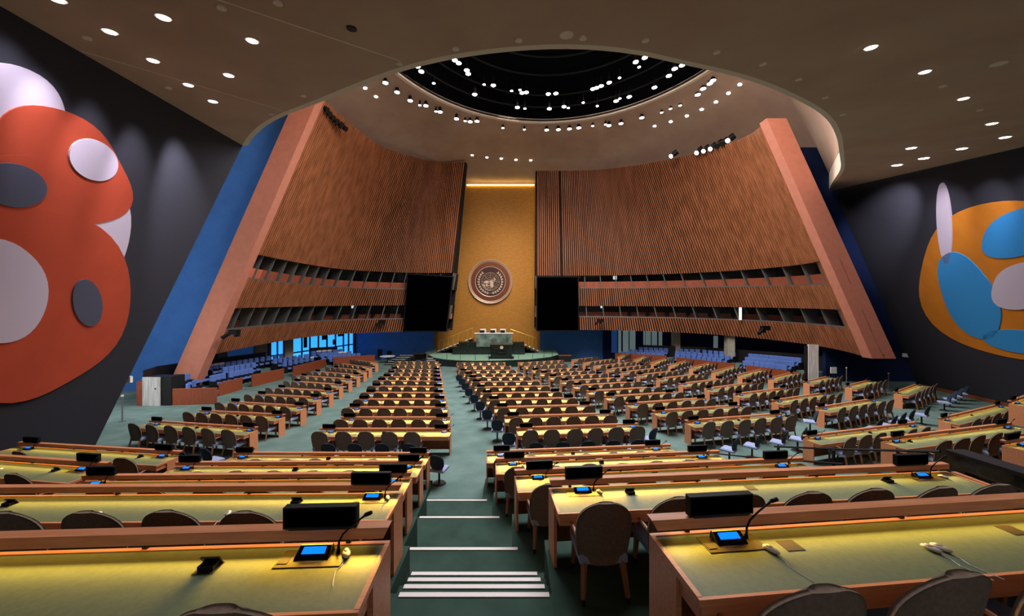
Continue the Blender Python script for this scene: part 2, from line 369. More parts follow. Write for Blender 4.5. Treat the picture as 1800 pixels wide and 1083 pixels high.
prof = [(13.5, 18.0), (13.5, 18.35), (13.9, 18.35), (13.9, 21), (12.6, 21.6), (10.2, 22.6), (9.6, 22.2), (9.3, 22.9), (6, 24.2), (2.2, 25.0), (.01, 25.2)]
mb = MB(); NB = 96
vs = [(OC[0] + r_ * math.cos(2 * math.pi * k / NB), OC[1] + r_ * math.sin(2 * math.pi * k / NB), CZ + z) for r_, z in prof for k in range(NB)]
mb.quadmesh(vs, [(i * NB + k, i * NB + (k + 1) % NB, (i + 1) * NB + (k + 1) % NB, (i + 1) * NB + k) for i in range(len(prof) - 1) for k in range(NB)])
struct('ceiling_dome', mb, M_dome)
dome = bpy.data.objects.get('ceiling_dome')
for k in range(28):
    a = 2 * math.pi * (k + .3) / 28; mb = MB()
    P = lambda r_, z: (OC[0] + r_ * math.cos(a), OC[1] + r_ * math.sin(a), CZ + z)
    mb.taper(P(9.3, 22.5), P(5.8, 23.85), .16, .14); mb.taper(P(5.8, 23.85), P(2.2, 24.7), .14, .08); obj('dome_rib', mb, M_domerib, dome)
def ringtube(R, z, r_, m, name, parent=None, n=72):
    mb = MB(); mb.tube([(OC[0] + R * math.cos(2 * math.pi * k / n), OC[1] + R * math.sin(2 * math.pi * k / n), CZ + z) for k in range(n + 1)], r_, 5)
    return obj(name, mb, m, parent)
for (R, z), wd in zip(((13.1, 18.15), (12.2, 18.9), (11.0, 19.3), (9.6, 20.2), (8.8, 21.2)), ('outermost', 'second', 'third', 'fourth', 'innermost')):
    tag(ringtube(R, z, .07, M_dark, 'lighting_truss'), '%s dark circular lighting truss in the dome opening, counted inward' % wd, 'truss', 'round trusses in the dome')
# rim of the oculus
mb = MB(); n = 96
vs = [];
for R, z in ((13.5, 18.0), (13.2, 18.0), (13.2, 18.35), (13.5, 18.35)): vs += [(OC[0] + R * math.cos(2 * math.pi * k / n), OC[1] + R * math.sin(2 * math.pi * k / n), CZ + z - .02) for k in range(n)]
mb.quadmesh(vs, [(i * n + k, i * n + (k + 1) % n, ((i + 1) % 4) * n + (k + 1) % n, ((i + 1) % 4) * n + k) for i in range(4) for k in range(n)])
struct('trim_oculus', mb, M_rim)
# lamps
def lampmesh(R, hz, lens):
    a = MB(); a.cyl((0, 0), R * .75, .0, hz, 12, R * .5); a.cyl((0, 0), R * 1.08, -.12, 0.0, 12, R); a.taper((0, 0, hz), (0, 0, hz + .35), .03, .03)
    b = MB(); b.cyl((0, 0), R, -.135, -.125, 16)
    return a.mesh('lamp_body', M_black), b.mesh('lens', lens)
RB, RL = lampmesh(.2, .4, M_lamp); SB, SL = lampmesh(.12, .3, M_lamp)
def lamp(p, big, label, group, name='spotlight', tilt=None):
    t = thing(name, label, 'spotlight', Matrix.Translation(p), group)
    if tilt is not None: t.rotation_euler = tilt
    link('lamp_body', RB if big else SB, t); link('lens', RL if big else SL, t)
z2 = lambda px, py, z: at_y(px, py, z * F / (541 - py))
c6 = lambda x, y: (640 + x / 5, 70 + y / 5)
c7 = lambda x, y: (960 + x / 4.708, 70 + y / 4.708)
rim_l = [c6(*p) for p in ((188, 362), (290, 445), (405, 520), (490, 560), (543, 565), (632, 615), (668, 620), (812, 680), (888, 700), (932, 706), (992, 702), (1220, 762), (1408, 775), (1605, 780), (1708, 776))] + \
        [c7(*p) for p in ((193, 725), (270, 716), (385, 700), (492, 688), (520, 697), (620, 680), (792, 632), (957, 588), (1030, 557), (1110, 530), (1255, 440), (1300, 390), (1355, 347), (1380, 322), (1468, 202))]
rim_small = {3, 5, 8, 11, 12, 18, 17, 22, 23, 24}
for i, (px, py) in enumerate(rim_l):
    lamp(z2(px, py, 17.75), i not in rim_small, 'lit spotlight hanging on the dome opening rim, %s from the left' % FST[i], 'spotlights round the rim of the dome opening')
mid_l = [c6(*p) for p in ((470, 218), (503, 262), (613, 367), (972, 465), (1347, 580), (1413, 590), (1628, 592), (1757, 573))] + [c7(*p) for p in ((183, 550), (307, 506), (423, 535), (579, 493), (610, 472), (688, 458), (897, 380), (1016, 283), (1064, 224), (1125, 195))]
for i, (px, py) in enumerate(mid_l):
    lamp(z2(px, py, 18.45), i not in {2, 5, 8, 9, 10, 12}, 'lit spotlight in the middle ring inside the dome, %s from the left' % FST[i], 'spotlights of the middle dome ring')
inn_l = [c6(*p) for p in ((798, 163), (831, 188), (903, 252), (915, 283), (1055, 378), (1136, 385), (1297, 434), (1370, 425), (1388, 452), (1426, 447), (1619, 462), (1686, 457))] + [c7(*p) for p in ((387, 393), (418, 383), (455, 367), (522, 340), (607, 300), (742, 168), (770, 210), (816, 132))]
for i, (px, py) in enumerate(inn_l):
    lamp(z2(px, py, 19.2), i not in {4, 6, 7, 16, 18}, 'lit spotlight in the upper ring inside the dome, %s from the left' % FST[i], 'spotlights of the upper dome ring')
out_l = [(642, 154), (661, 169), (830, 272), (856, 276), (881, 278), (907, 280), (933, 281)] + [c7(*p) for p in ((898, 710), (1031, 673), (1165, 626), (1288, 572), (1407, 510), (1510, 438), (1603, 366), (1676, 274))]
dlb = MB(); dlb.cyl((0, 0), .17, -.02, .04, 16); dlb = dlb.mesh('ring', M_rim); dll = MB(); dll.cyl((0, 0), .14, -.035, -.02, 16); dll = dll.mesh('lens', M_lamp)
for i, (px, py) in enumerate(out_l):
    d = Vector(((px - 900) / F, 1, (541 - py) / F)).normalized(); h = BV.ray_cast(Vector((0, 0, CZ)), d)
    if h[0] is None: continue
    nrm = h[1] if h[1].z < 0 else -h[1]
    t = thing('recessed_lamp', 'small bright recessed lamp in the upper ceiling, %s of %d from the left' % (FST[i], len(out_l)), 'lamp', Matrix.Translation(h[0]) @ (-nrm).to_track_quat('Z', 'Y').to_matrix().to_4x4(), 'recessed lamps in the upper ceiling')
    link('ring', dlb, t); link('lens', dll, t)
# downlights of the lower ceiling
cn = Vector((0, -.178, 1)).normalized()
qb = MB(); qb.cyl((0, 0), .115, -.012, .03, 24); qb = qb.mesh('ring', M_rim); ql = MB(); ql.cyl((0, 0), .088, -.022, -.012, 24); ql = ql.mesh('lens', M_down)
DL = [(100, -3), (193, 54), (269, 105), (331, 148), (374, 177), (287, 29), (402, 131), (443, 70), (1531, 82), (1626, 125), (1694, 172), (1744, 216), (1767, 240), (1602, 259), (1624, 277), (1691, 260), (1577, 289)]
for i, (px, py) in enumerate(DL):
    s_ = (541 - py) / F; Y = 3.97 / (s_ - .178); p = Vector(((px - 900) / F * Y, Y, zc(Y) - .002))
    lab = ('%s from the left, left side' % FST[sorted(q[0] for q in DL[:8]).index(px)]) if i < 8 else ('%s from the left, right side' % FST[sorted(q[0] for q in DL[8:]).index(px)])
    t = thing('downlight', 'round white downlight in the low brown ceiling, ' + lab, 'downlight', Matrix.Translation(p) @ cn.to_track_quat('Z', 'Y').to_matrix().to_4x4(), 'downlights in the low ceiling')
    sc_ = max(1.0, Y / 9.0); link('ring', qb, t, Matrix.Scale(sc_, 4)); link('lens', ql, t, Matrix.Scale(sc_, 4))
    if i < 5: spot('downlight_beam', p - cn * .1, onwall(LW, *((20, 170), (70, 240), (150, 300), (225, 350), (315, 370))[i]), (420, 500, 700, 1100, 3000)[i], 40, 1, (.86, .86, 1))
    elif i in (13, 14, 15, 16, 12): spot('downlight_beam', p - cn * .1, onwall(RW, *{13: (1600, 420), 14: (1660, 400), 15: (1730, 390), 16: (1560, 390), 12: (1790, 390)}[i]), {13: 2500, 14: 1300, 15: 1500, 16: 6000, 12: 1200}[i], 36, 1, (.86, .86, 1))
    elif 0: spot('downlight_beam', p - cn * .1, wallpt(LW, p.y + 2.2, p.z - 6.0, .0), 3000, 48, 1, (.86, .86, 1))
    elif 0: spot('downlight_beam', p - cn * .1, wallpt(RW, p.y + 3.6, p.z - 4.0, 0), 4000, 50, 1, (.86, .86, 1))
    else: spot('downlight_beam', p - cn * .1, p - Vector((0, 0, 5)), 90, 100, .8, (1, .93, .9))
sm = MB(); sm.cyl((0, 0), .07, -.03, 0, 12); sm = sm.mesh('sensor', M_rim); bg = MB(); bg.cyl((0, 0), .13, -.02, 0, 16); bg = bg.mesh('sensor', M_rim); bgd = MB(); bgd.cyl((0, 0), .09, -.02, 0, 16); bgd = bgd.mesh('sensor', M_dark)
SEN = [(488, 3, sm), (153, 65, sm), (296, 153, sm), (389, 12, sm), (477, 199, sm), (533, 167, sm), (618, 49, bgd), (702, 110, sm), (801, 84, sm), (912, 69, sm), (996, 60, bg), (1025, 65, sm), (1135, 69, sm), (1260, 90, sm), (1341, 111, sm), (1404, 138, sm), (1451, 170, sm), (1481, 200, sm), (1756, 111, bg), (1658, 150, sm), (1723, 192, sm)]
for i, (px, py, me) in enumerate(SEN):
    s_ = (541 - py) / F; Y = 3.97 / (s_ - .178); p = Vector(((px - 900) / F * Y, Y, zc(Y)))
    o = link('ceiling_sensor', me, None, Matrix.Translation(p) @ cn.to_track_quat('Z', 'Y').to_matrix().to_4x4())
    tag(o, '%s round ceiling sensor, %s of %d counted from the left' % ('dark' if me is bgd else 'pale', FST[sorted(q[0] for q in SEN).index(px)], len(SEN)), 'sensor', 'small sensors on the low ceiling')

# ---------------------------------------------------------------- curved ribbed walls
class Curve:
    def __init__(s, nodes):
        # nodes: (Y, Xbase at z=-3, lean)
        P = [(n_[1], n_[0], n_[2]) for n_ in nodes]; s.p = smooth(P, 3); s.L = [0]
        for a, b in zip(s.p, s.p[1:]): s.L.append(s.L[-1] + math.hypot(b[0] - a[0], b[1] - a[1]))
    def at(s, d):
        d = max(0, min(d, s.L[-1] - 1e-6))
        for i in range(len(s.p) - 1):
            if s.L[i] <= d <= s.L[i + 1]:
                t = (d - s.L[i]) / max(1e-9, s.L[i + 1] - s.L[i]); a, b = s.p[i], s.p[i + 1]
                X, Y, ln = [a[j] + (b[j] - a[j]) * t for j in range(3)]; tx, ty = b[0] - a[0], b[1] - a[1]; m = math.hypot(tx, ty)
                return X, Y, ln, tx / m, ty / m
def wall_ribs(side, nodes, sg):
    # sg=+1: interior lies toward +x for the left wall
    C = Curve(nodes); Y1 = nodes[0][0]; Y2 = nodes[-1][0]; N_ = int(C.L[-1] / .26)
    def zline(d, a, b, pw=1.0):
        X, Y, *_ = C.at(d); t = min(1, max(0, (Y - Y1) / (41 - Y1))); return a + (b - a) * t
    def pt(d, z, off):       # off: positive toward the hall
        X, Y, ln, tx, ty = C.at(d); nx_, ny_ = (ty, -tx) if sg > 0 else (-ty, tx)
        if off < -.3: off *= min(1, .22 + .78 * d / 6)
        return Vector((X + ln * (z + 3) + nx_ * off, Y + ny_ * off, CZ + z))
    B = BANDS[side]
    W_ = bpy.data.objects.new('wall_ribbed_' + side, None); COL.objects.link(W_); W_['kind'] = 'structure'
    def surf(name, la, lb, off, m, d0=0, d1=None, th=.06, nz=1):
        d1 = C.L[-1] if d1 is None else d1; mb = MB(); n_ = 60; vs = []
        for i in range(n_ + 1):
            d = d0 + (d1 - d0) * i / n_; za = zline(d, *la); zb = zline(d, *lb)
            vs += [pt(d, za, off), pt(d, zb, off), pt(d, zb, off - th), pt(d, za, off - th)]
        fs = []
        for i in range(n_):
            for k in range(4): fs.append((i * 4 + k, i * 4 + (k + 1) % 4, (i + 1) * 4 + (k + 1) % 4, (i + 1) * 4 + k))
        fs += [(0, 1, 2, 3), (n_ * 4 + 3, n_ * 4 + 2, n_ * 4 + 1, n_ * 4)]
        mb.quadmesh(vs, fs); return obj(name, mb, m, W_)
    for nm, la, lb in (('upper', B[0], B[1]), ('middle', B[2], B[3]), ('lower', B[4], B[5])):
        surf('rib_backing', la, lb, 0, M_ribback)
        mb = MB()
        for i in range(N_):
            d = .13 + i * .26; za = zline(d, *la); zb = zline(d, *lb)
            if nm == 'upper' and random.random() < .01: continue
            a = [pt(d - .06, za + .03, .01), pt(d + .06, za + .03, .01), pt(d + .06, zb - .03, .01), pt(d - .06, zb - .03, .01)]
            b = [pt(d - .06, za + .03, .2), pt(d + .06, za + .03, .2), pt(d + .06, zb - .03, .2), pt(d - .06, zb - .03, .2)]
            mb.quadmesh(a + b, [(4, 5, 6, 7), (0, 1, 5, 4), (1, 2, 6, 5), (2, 3, 7, 6), (3, 0, 4, 7)])
        obj('wall_ribs', mb, M_rib, W_, kind='stuff')
    # observation windows between the bands
    for wi, (lt, lb) in enumerate(((B[1], B[2]), (B[3], B[4]))):
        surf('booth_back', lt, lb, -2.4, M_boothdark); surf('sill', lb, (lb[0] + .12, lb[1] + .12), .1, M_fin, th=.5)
        # booth floor and ceiling
        for nm, l_ in (('booth_floor', lb), ('booth_ceiling', lt)):
            mb = MB(); n_ = 40; vs = []
            for i in range(n_ + 1):
                d = C.L[-1] * i / n_; z = zline(d, *l_); vs += [pt(d, z, 0), pt(d, z, -2.4)]
            mb.quadmesh(vs, [(2 * i, 2 * i + 1, 2 * i + 3, 2 * i + 2) for i in range(n_)]); obj(nm, mb, M_booth, W_)
        h = .8 if wi == 0 else .6
        surf('balustrade', (lb[0] + h, lb[1] + h), (lb[0], lb[1]), -.35 if wi == 0 else -1.6, M_boothred)
        nb = 17; 
        for i in range(nb + 1):
            d = C.L[-1] * (i + .02) / (nb + .04); za = zline(d, *lt); zb = zline(d, *lb); mb = MB()
            vs = [pt(d - .05, za, -.04), pt(d + .05, za, -.04), pt(d + .05, zb, -.04), pt(d - .05, zb, -.04), pt(d - .05, za, -1.5), pt(d + .05, za, -1.5), pt(d + .05, zb, -.9), pt(d - .05, zb, -.9)]
            mb.quadmesh(vs, [(0, 1, 2, 3), (7, 6, 5, 4), (0, 4, 5, 1), (1, 5, 6, 2), (2, 6, 7, 3), (3, 7, 4, 0)]); obj('mullion', mb, M_fin, W_)
            if i < nb:
                d2 = C.L[-1] * (i + 1.02) / (nb + .04); mb = MB()
                za2 = zline(d2, *lt); zb2 = zline(d2, *lb)
                mb.quadmesh([pt(d + .05, za, -.2), pt(d2 - .05, za2, -.2), pt(d2 - .05, zb2, -.2), pt(d + .05, zb, -.2)], [(0, 1, 2, 3)]); obj('pane', mb, M_glass, W_)
                if random.random() < .5:   # desk monitors and chairs inside the booths
                    dm = (d + d2) / 2; zz = zline(dm, *lb); mb = MB(); p = pt(dm, zz, -1.2); mb.box(p.x - .22, p.x + .22, p.y - .04, p.y + .04, p.z + .3, p.z + .62); mb.box(p.x - .04, p.x + .04, p.y - .03, p.y + .03, p.z, p.z + .3); obj('booth_monitor', mb, M_boothdark, W_)
    # soffit closing the bottom
    mb = MB(); n_ = 40; vs = []
    for i in range(n_ + 1):
        d = C.L[-1] * i / n_; z = zline(d, *B[5]); vs += [pt(d, z, .0), pt(d, z + .25, -3.0)]
    mb.quadmesh(vs, [(2 * i, 2 * i + 1, 2 * i + 3, 2 * i + 2) for i in range(n_)]); obj('soffit', mb, M_booth, W_)
    mb = MB(); n_ = 40; vs = []   # backing of the galleries, closes the outside
    for i in range(n_ + 1):
        d = C.L[-1] * i / n_; vs += [pt(d, zline(d, *B[5]), -2.6), pt(d, zline(d, *B[0]), -.6)]
    mb.quadmesh(vs, [(2 * i, 2 * i + 1, 2 * i + 3, 2 * i + 2) for i in range(n_)]); obj('outer_backing', mb, M_boothdark, W_)
    mb = MB(); vs = []            # top cap
    for i in range(n_ + 1):
        d = C.L[-1] * i / n_; z = zline(d, *B[0]); vs += [pt(d, z, .12), pt(d, z, -.6)]
    mb.quadmesh(vs, [(2 * i, 2 * i + 1, 2 * i + 3, 2 * i + 2) for i in range(n_)]); obj('top_cap', mb, M_booth, W_)
    return C, pt, zline
BANDS = {'left': [(14.0, 16.9), (3.66, 4.11), (1.97, 2.14), (0.0, .33), (-1.58, -1.3), (-3.1, -2.74)],
         'right': [(11.8, 15.9), (3.12, 3.77), (1.5, 2.27), (-.1, .26), (-1.45, -1.06), (-3.17, -2.5)]}
NL = [(23.4, -20.2, .43), (27, -20.75, .43), (31, -20.9, .42), (35.5, -20.6, .40), (38.8, -18.4, .38), (40.8, -14.6, .28), (41.3, -11.5, .15), (41, -7.6, .115)]
NR = [(22.5, 22.9, -.44), (25.5, 24.2, -.44), (29, 24.5, -.44), (33, 23.2, -.40), (36.8, 20.4, -.36), (39.2, 16, -.24), (40.5, 11.5, -.1), (41, 7.5, -.03), (41, 2.75, 0)]
CL, ptL, zlL = wall_ribs('left', NL, 1)
CR, ptR, zlR = wall_ribs('right', NR, -1)
# solid ribbed end bay of the right wall
mb = MB()
for i in range(6):
    d = .13 + i * .26
    for za, zb in ((3.2, 1.4), (0, -1.5)): mb.quadmesh([ptR(d - .05, za, .12), ptR(d + .05, za, .12), ptR(d + .05, zb, .12), ptR(d - .05, zb, .12), ptR(d - .05, za, -.1), ptR(d + .05, za, -.1), ptR(d + .05, zb, -.1), ptR(d - .05, zb, -.1)], [(0, 1, 2, 3), (0, 4, 5, 1), (1, 5, 6, 2), (2, 6, 7, 3), (3, 7, 4, 0)])
obj('wall_ribs', mb, M_rib, bpy.data.objects['wall_ribbed_right'], kind='stuff')
mb = MB()
for za, zb in ((3.2, 1.4), (0, -1.5)): mb.quadmesh([ptR(0, za, .01), ptR(1.55, za, .01), ptR(1.55, zb, .01), ptR(0, zb, .01)], [(0, 1, 2, 3)])
obj('rib_backing', mb, M_ribback, bpy.data.objects['wall_ribbed_right'])
for nm, px, py, Y, w_, h_ in (('left', 622, 539, 39.5, .17, .15), ('right', 1080, 488, 41.2, .2, .2), ('right', 1057, 539, 41.2, .14, .14)):
    p = at_y(px, py, Y); mb = MB(); mb.box(p.x - w_, p.x + w_, p.y - .25, p.y - .15, p.z - h_, p.z + h_); o = obj('lit_sign', mb, M_signlit); tag(o, 'small white lit sign in the %s gallery window at column %s' % (nm, {622: 'near black screen', 1080: 'upper row', 1057: 'lower row'}[px]), 'sign')
p0 = at_y(1302, 540, 33.2); p1 = at_y(1302, 562, 33.2); mb = MB(); mb.box(p0.x - .1, p0.x + .1, p0.y, p0.y + .1, p1.z, p0.z); tag(obj('lit_door_slot', mb, M_signlit), 'narrow bright vertical light slot in lower right gallery window', 'lamp')
# coral end panels
def coral(name, Y, xi, lean, w_, z0, z1, sgn, w2):
    mb = MB(); p = [(xi + lean * (z0 + 3), Y - .15, CZ + z0), (xi + lean * (z1 + 3), Y - .15, CZ + z1), (xi + lean * (z1 + 3) + sgn * w2, Y - .15, CZ + z1), (xi + lean * (z0 + 3) + sgn * w_, Y - .15, CZ + z0)]
    q = [(x, Y + .5, z) for x, y, z in p]; mb.quadmesh([Vector(v) for v in p + q], [(0, 1, 2, 3), (7, 6, 5, 4), (0, 4, 5, 1), (1, 5, 6, 2), (2, 6, 7, 3), (3, 7, 4, 0)])
    return struct(name, mb, M_coral)
coral('wall_coral_left', 23.35, -20.0, .43, 1.7, -5.75, 15.2, -1, 1.45)
coral('wall_coral_right', 22.45, 22.7, -.44, 1.5, -3.2, 12.0, 1, 1.25)

# big black screens
for nm, pts in (('left', ((716, 480), (797, 485), (785, 583), (708, 583))), ('right', ((943, 485), (1017, 485), (1018, 582), (943, 582)))):
    Y = 40.2; p = [at_y(x, y, Y) for x, y in pts]; q = [v + Vector((0, .35, 0)) for v in p]
    t = thing('projection_screen', 'large flat black video screen beside the gold wall, %s one' % nm, 'screen', None, 'big black screens flanking the gold wall')
    obj('housing', hexa(p, q), M_black, t)
    c = sum(p, Vector()) / 4; pp = [c + (v - c) * .96 + Vector((0, -.012, 0)) for v in p]; qq = [v + Vector((0, .011, 0)) for v in pp]
    obj('display', hexa(pp, qq), M_blackscreen, t)

# emblem on the gold wall
ex, ez, er, ey = -2.8, CZ + 3.42, 2.85, 45.75
em = thing('emblem', 'round bronze emblem with world map in laurel wreath on gold wall', 'emblem', Matrix.Translation((ex, ey, ez)) @ Matrix.Rotation(math.pi / 2, 4, 'X'))
def disc(r, z0, z1, m, name, par=em): b = MB(); b.cyl((0, 0), r, z0, z1, 64); return obj(name, b, m, par)
def ring(r, t_, z, m, name, par=em, n=64, zz=.04):
    b = MB(); b.tube([(r * math.cos(2 * math.pi * k / n), r * math.sin(2 * math.pi * k / n), z) for k in range(n + 1)], t_, 5); return obj(name, b, m, par)
disc(er, -.2, .02, M_gold, 'backing_disc'); disc(er * .9, .02, .07, M_bronze, 'bronze_band'); disc(er * .68, .07, .1, M_bronzedark, 'centre_disc')
for r_, t_ in ((.985, .05), (.94, .035), (.9, .03), (.68, .045)): ring(er * r_, t_, .08, M_silver, 'ring')
for r_ in (.12, .2, .28, .36, .42): ring(er * r_ * .98, .018, .12, M_silver, 'map_circle')
b = MB()
for k in range(4):
    a = math.pi * k / 4; c_, s_ = math.cos(a), math.sin(a); b.tube([(-er * .41 * c_, -er * .41 * s_, .115), (er * .41 * c_, er * .41 * s_, .115)], .014, 4)
obj('map_meridians', b, M_silver, em)
for sx in (-1, 1):
    for k in range(11):
        a = math.radians(-82 + k * 12.5); r_ = er * .53
        x, y = sx * r_ * math.cos(a), r_ * math.sin(a); tang = a + math.pi / 2
        for dd in (-1, 1):
            an = tang + dd * .5; dx, dy = math.cos(an) * .34 * sx, math.sin(an) * .34; nx_, ny_ = -dy * .22, dx * .22
            b = MB(); b.prism([(x, y), (x + dx * .5 + nx_, y + dy * .5 + ny_), (x + dx, y + dy), (x + dx * .5 - nx_, y + dy * .5 - ny_)], .1, .15); obj('laurel_leaf', b, M_silver, em)
    b = MB(); b.tube([(sx * er * .53 * math.cos(math.radians(a)), er * .53 * math.sin(math.radians(a)), .11) for a in range(-98, 50, 10)], .02, 4); obj('laurel_stem', b, M_silver, em)
CONT = [[(-.30, -.02), (-.22, .06), (-.10, .08), (-.05, .02), (-.12, -.05), (-.24, -.04)], [(-.05, .05), (.05, .1), (.16, .06), (.14, -.04), (.06, -.1), (-.02, -.02)], [(.02, -.08), (.12, -.06), (.14, -.16), (.09, -.24), (.03, -.2), (-.02, -.12)], [(-.38, -.09), (-.28, -.07), (-.22, -.17), (-.27, -.2), (-.32, -.14)], [(-.2, -.07), (-.12, -.07), (-.13, -.17), (-.18, -.16)], [(.13, .18), (.17, .2), (.24, .1), (.21, .08)], [(.06, .08), (.14, .12), (.2, .04), (.14, .02)]]
for poly in CONT:
    b = MB(); b.prism([(x * er * 1.05, y * er * 1.05 - .1) for x, y in poly][::-1], .1, .17); obj('map_landmass', b, M_silver, em)

# ---------------------------------------------------------------- murals (plain abstract stand-ins painted on the walls)
def blob(cx_, cy_, rx, ry, n=40, rot=0, wob=0.0, ph=0):
    r_ = []
    for k in range(n):
        a = 2 * math.pi * k / n; m_ = 1 + wob * math.sin(3 * a + ph) + wob * .5 * math.sin(5 * a + ph * 2)
        x, y = rx * m_ * math.cos(a), ry * m_ * math.sin(a); r_.append((cx_ + x * math.cos(rot) - y * math.sin(rot), cy_ + x * math.sin(rot) + y * math.cos(rot)))
    return r_
def mural(name, label, W, sg, shapes):
    t = thing(name, label, 'mural')
    for nm, m, pts, lift in shapes:
        th = .02 * lift; a = [onwall(W, x, y) for x, y in pts]; nv = Vector((1, -W[1], -W[2])).normalized() * sg
        lo = [p + nv * .003 for p in a]; hi = [p + nv * (.01 + th) for p in a]; n_ = len(a); b = MB()
        b.quadmesh(lo + hi, [tuple(range(n_, 2 * n_))] + [(i, (i + 1) % n_, n_ + (i + 1) % n_, n_ + i) for i in range(n_)]); obj(nm, b, m, t)
mural('mural', 'large abstract wall mural of red, white and grey rounded patches on left charcoal wall', LW, 1, [
    ('white_shape', M_m_white, blob(10, 195, 108, 82, 40, .3, .02), 1), ('white_shape', M_m_white, blob(172, 405, 54, 96, 40, .1, .03, 2), 1.2),
    ('red_shape', M_m_red, blob(96, 290, 140, 92, 48, .5, .05, 1), 2), ('red_shape', M_m_red, blob(20, 520, 205, 176, 56, .15, .05, 3), 2.4), ('red_shape', M_m_red, blob(20, 390, 120, 120, 40, 0, .02), 2.2),
    ('white_shape', M_m_white, blob(158, 278, 46, 34, 40, .5, .0), 3.4), ('grey_shape', M_m_grey, blob(14, 322, 62, 38, 40, .2, .0), 3.4),
    ('white_shape', M_m_white, blob(-6, 510, 82, 92, 40, -.2, .02, 1), 3.6), ('grey_shape', M_m_grey, blob(148, 530, 26, 42, 40, -.2), 3.6)])
mural('mural', 'large abstract wall mural of orange, blue and white rounded patches on right charcoal wall', RW, -1, [
    ('orange_shape', M_m_orange, blob(1800, 496, 190, 138, 56, .2, .04, 1), 1), ('white_shape', M_m_white, blob(1662, 392, 13, 72, 32, -.06), 3),
    ('blue_shape', M_m_blue, blob(1706, 520, 44, 84, 40, -.5, .03), 3), ('blue_shape', M_m_blue, blob(1796, 408, 72, 40, 40, -.35, .03), 3),
    ('blue_shape', M_m_blue, blob(1800, 600, 70, 20, 40, .12), 3), ('white_shape', M_m_white, blob(1800, 502, 56, 40, 40, -.3, .03), 4)])

# ---------------------------------------------------------------- desks
def deskM(a, b):
    x = (b - a).normalized(); z = Vector((0, 0, 1)); y = z.cross(x).normalized(); z = x.cross(y)
    return Matrix(((x.x, y.x, z.x, a.x), (x.y, y.y, z.y, a.y), (x.z, y.z, z.z, a.z - .87), (0, 0, 0, 1))), (b - a).length
DESKS = []
def desk(a, b, label, group, near):
    M, L = deskM(a, b); t = thing('delegate_desk', label, 'desk', M, group); D = .56
    m = MB(); m.box(-.02, L + .02, -D, .0, .715, .745); m.box(-.02, L + .02, -.03, 0, .745, .757); m.box(-.02, L + .02, -D, -D + .02, .745, .753); m.box(-.02, .01, -D + .02, -.03, .745, .755); m.box(L - .01, L + .02, -D + .02, -.03, .745, .755)
    obj('tabletop', m, M_wood, t)
    m = MB(); m.box(.011, L - .011, -D + .021, -.031, .744, .75); obj('writing_surface', m, M_leather, t)
    m = MB(); m.box(0, L, -D + .01, -D + .035, .615, .714); m.box(-.0, .025, -D + .035, -.34, .615, .714); m.box(L - .025, L, -D + .035, -.34, .615, .714); obj('apron', m, M_wood, t)
    for x0, x1 in ((-.02, .015), (L - .015, L + .02)):
        m = MB(); m.box(x0, x1, -.335, .0, 0.0, .715); obj('end_panel', m, M_wood, t)
    m = MB(); m.box(.02, L - .02, -.06, -.03, .12, .713); obj('modesty_panel', m, M_wooddark, t)
    # rail with a lip that hides the strip lamp
    m = MB(); pr = [(.035, .87), (-.04, .868), (-.06, .808), (-.05, .808), (-.044, .822), (.02, .822), (.03, .812)]
    n_ = len(pr); vs = [(-.02 - (.0 if q[1] > .83 else -.03), q[0], q[1]) for q in pr] + [(L + .02 - (.0 if q[1] > .83 else .03), q[0], q[1]) for q in pr]
    m.quadmesh(vs, [tuple(range(n_)), tuple(range(n_, 2 * n_))[::-1]] + [(i, n_ + i, n_ + (i + 1) % n_, (i + 1) % n_) for i in range(n_)]); obj('rail', m, M_wood, t)
    m = MB(); m.quadmesh([(.12, -.035, .8205), (L - .12, -.035, .8205), (L - .12, -.01, .8205), (.12, -.01, .8205)], [(0, 3, 2, 1)])
    obj('strip_lamp', m, M_glow, t)
    l = bpy.data.lights.new('desk_strip_light', 'AREA'); l.shape = 'RECTANGLE'; l.size = L - .06; l.size_y = .012; l.energy = 2.3 * L; l.color = (1, .54, .06); l.spread = math.radians(50)
    lo = bpy.data.objects.new('desk_strip_light', l); COL.objects.link(lo); lo.parent = t; lo.location = (L / 2, -.062, .812); lo.rotation_euler = (math.radians(-70), 0, 0)
    m = MB(); m.box(.11, L - .11, -.008, .004, .808, .822); obj('lamp_holder', m, M_wooddark, t)
    nb = max(2, int(L / 1.4))
    for i in range(nb + 1):
        x = .25 + (L - .5) * i / nb; m = MB(); m.box(x - .015, x + .015, -.02, .015, .75, .822); obj('rail_bracket', m, M_dark, t)
    DESKS.append((t, M, L)); return t, M, L
SCR = {}
def pos(M, x, y, z): return M @ Vector((x, y, z))
scm = MB(); scm.box(-.235, .235, -.03, .02, .012, .15); scm = scm.mesh('housing', M_black)
scf = MB(); scf.box(-.222, .222, -.036, -.03, .026, .138); scf = scf.mesh('display', M_blackscreen)
scft = MB(); scft.box(-.2, .2, -.03, .04, 0, .014); scft = scft.mesh('foot', M_dark)
def sign(M, x, label, group, parts=True, s_=1.0):
    t = thing('name_display', label, 'display', M @ Matrix.Translation((x, -.02, .869)) @ Matrix.Scale(s_, 4), group)
    link('housing', scm, t); link('display', scf, t)
    if parts: link('foot', scft, t)
cb = MB(); cb.quadmesh([(-.105, -.05, 0), (.105, -.05, 0), (.105, .05, 0), (-.105, .05, 0), (-.105, -.035, .012), (.105, -.035, .012), (.098, .03, .05), (-.098, .03, .05), (.098, .05, .046), (-.098, .05, .046)], [(0, 1, 5, 4), (4, 5, 6, 7), (7, 6, 8, 9), (9, 8, 2, 3), (0, 4, 7, 9, 3), (1, 2, 8, 6, 5)]); cb = cb.mesh('console_body', M_black)
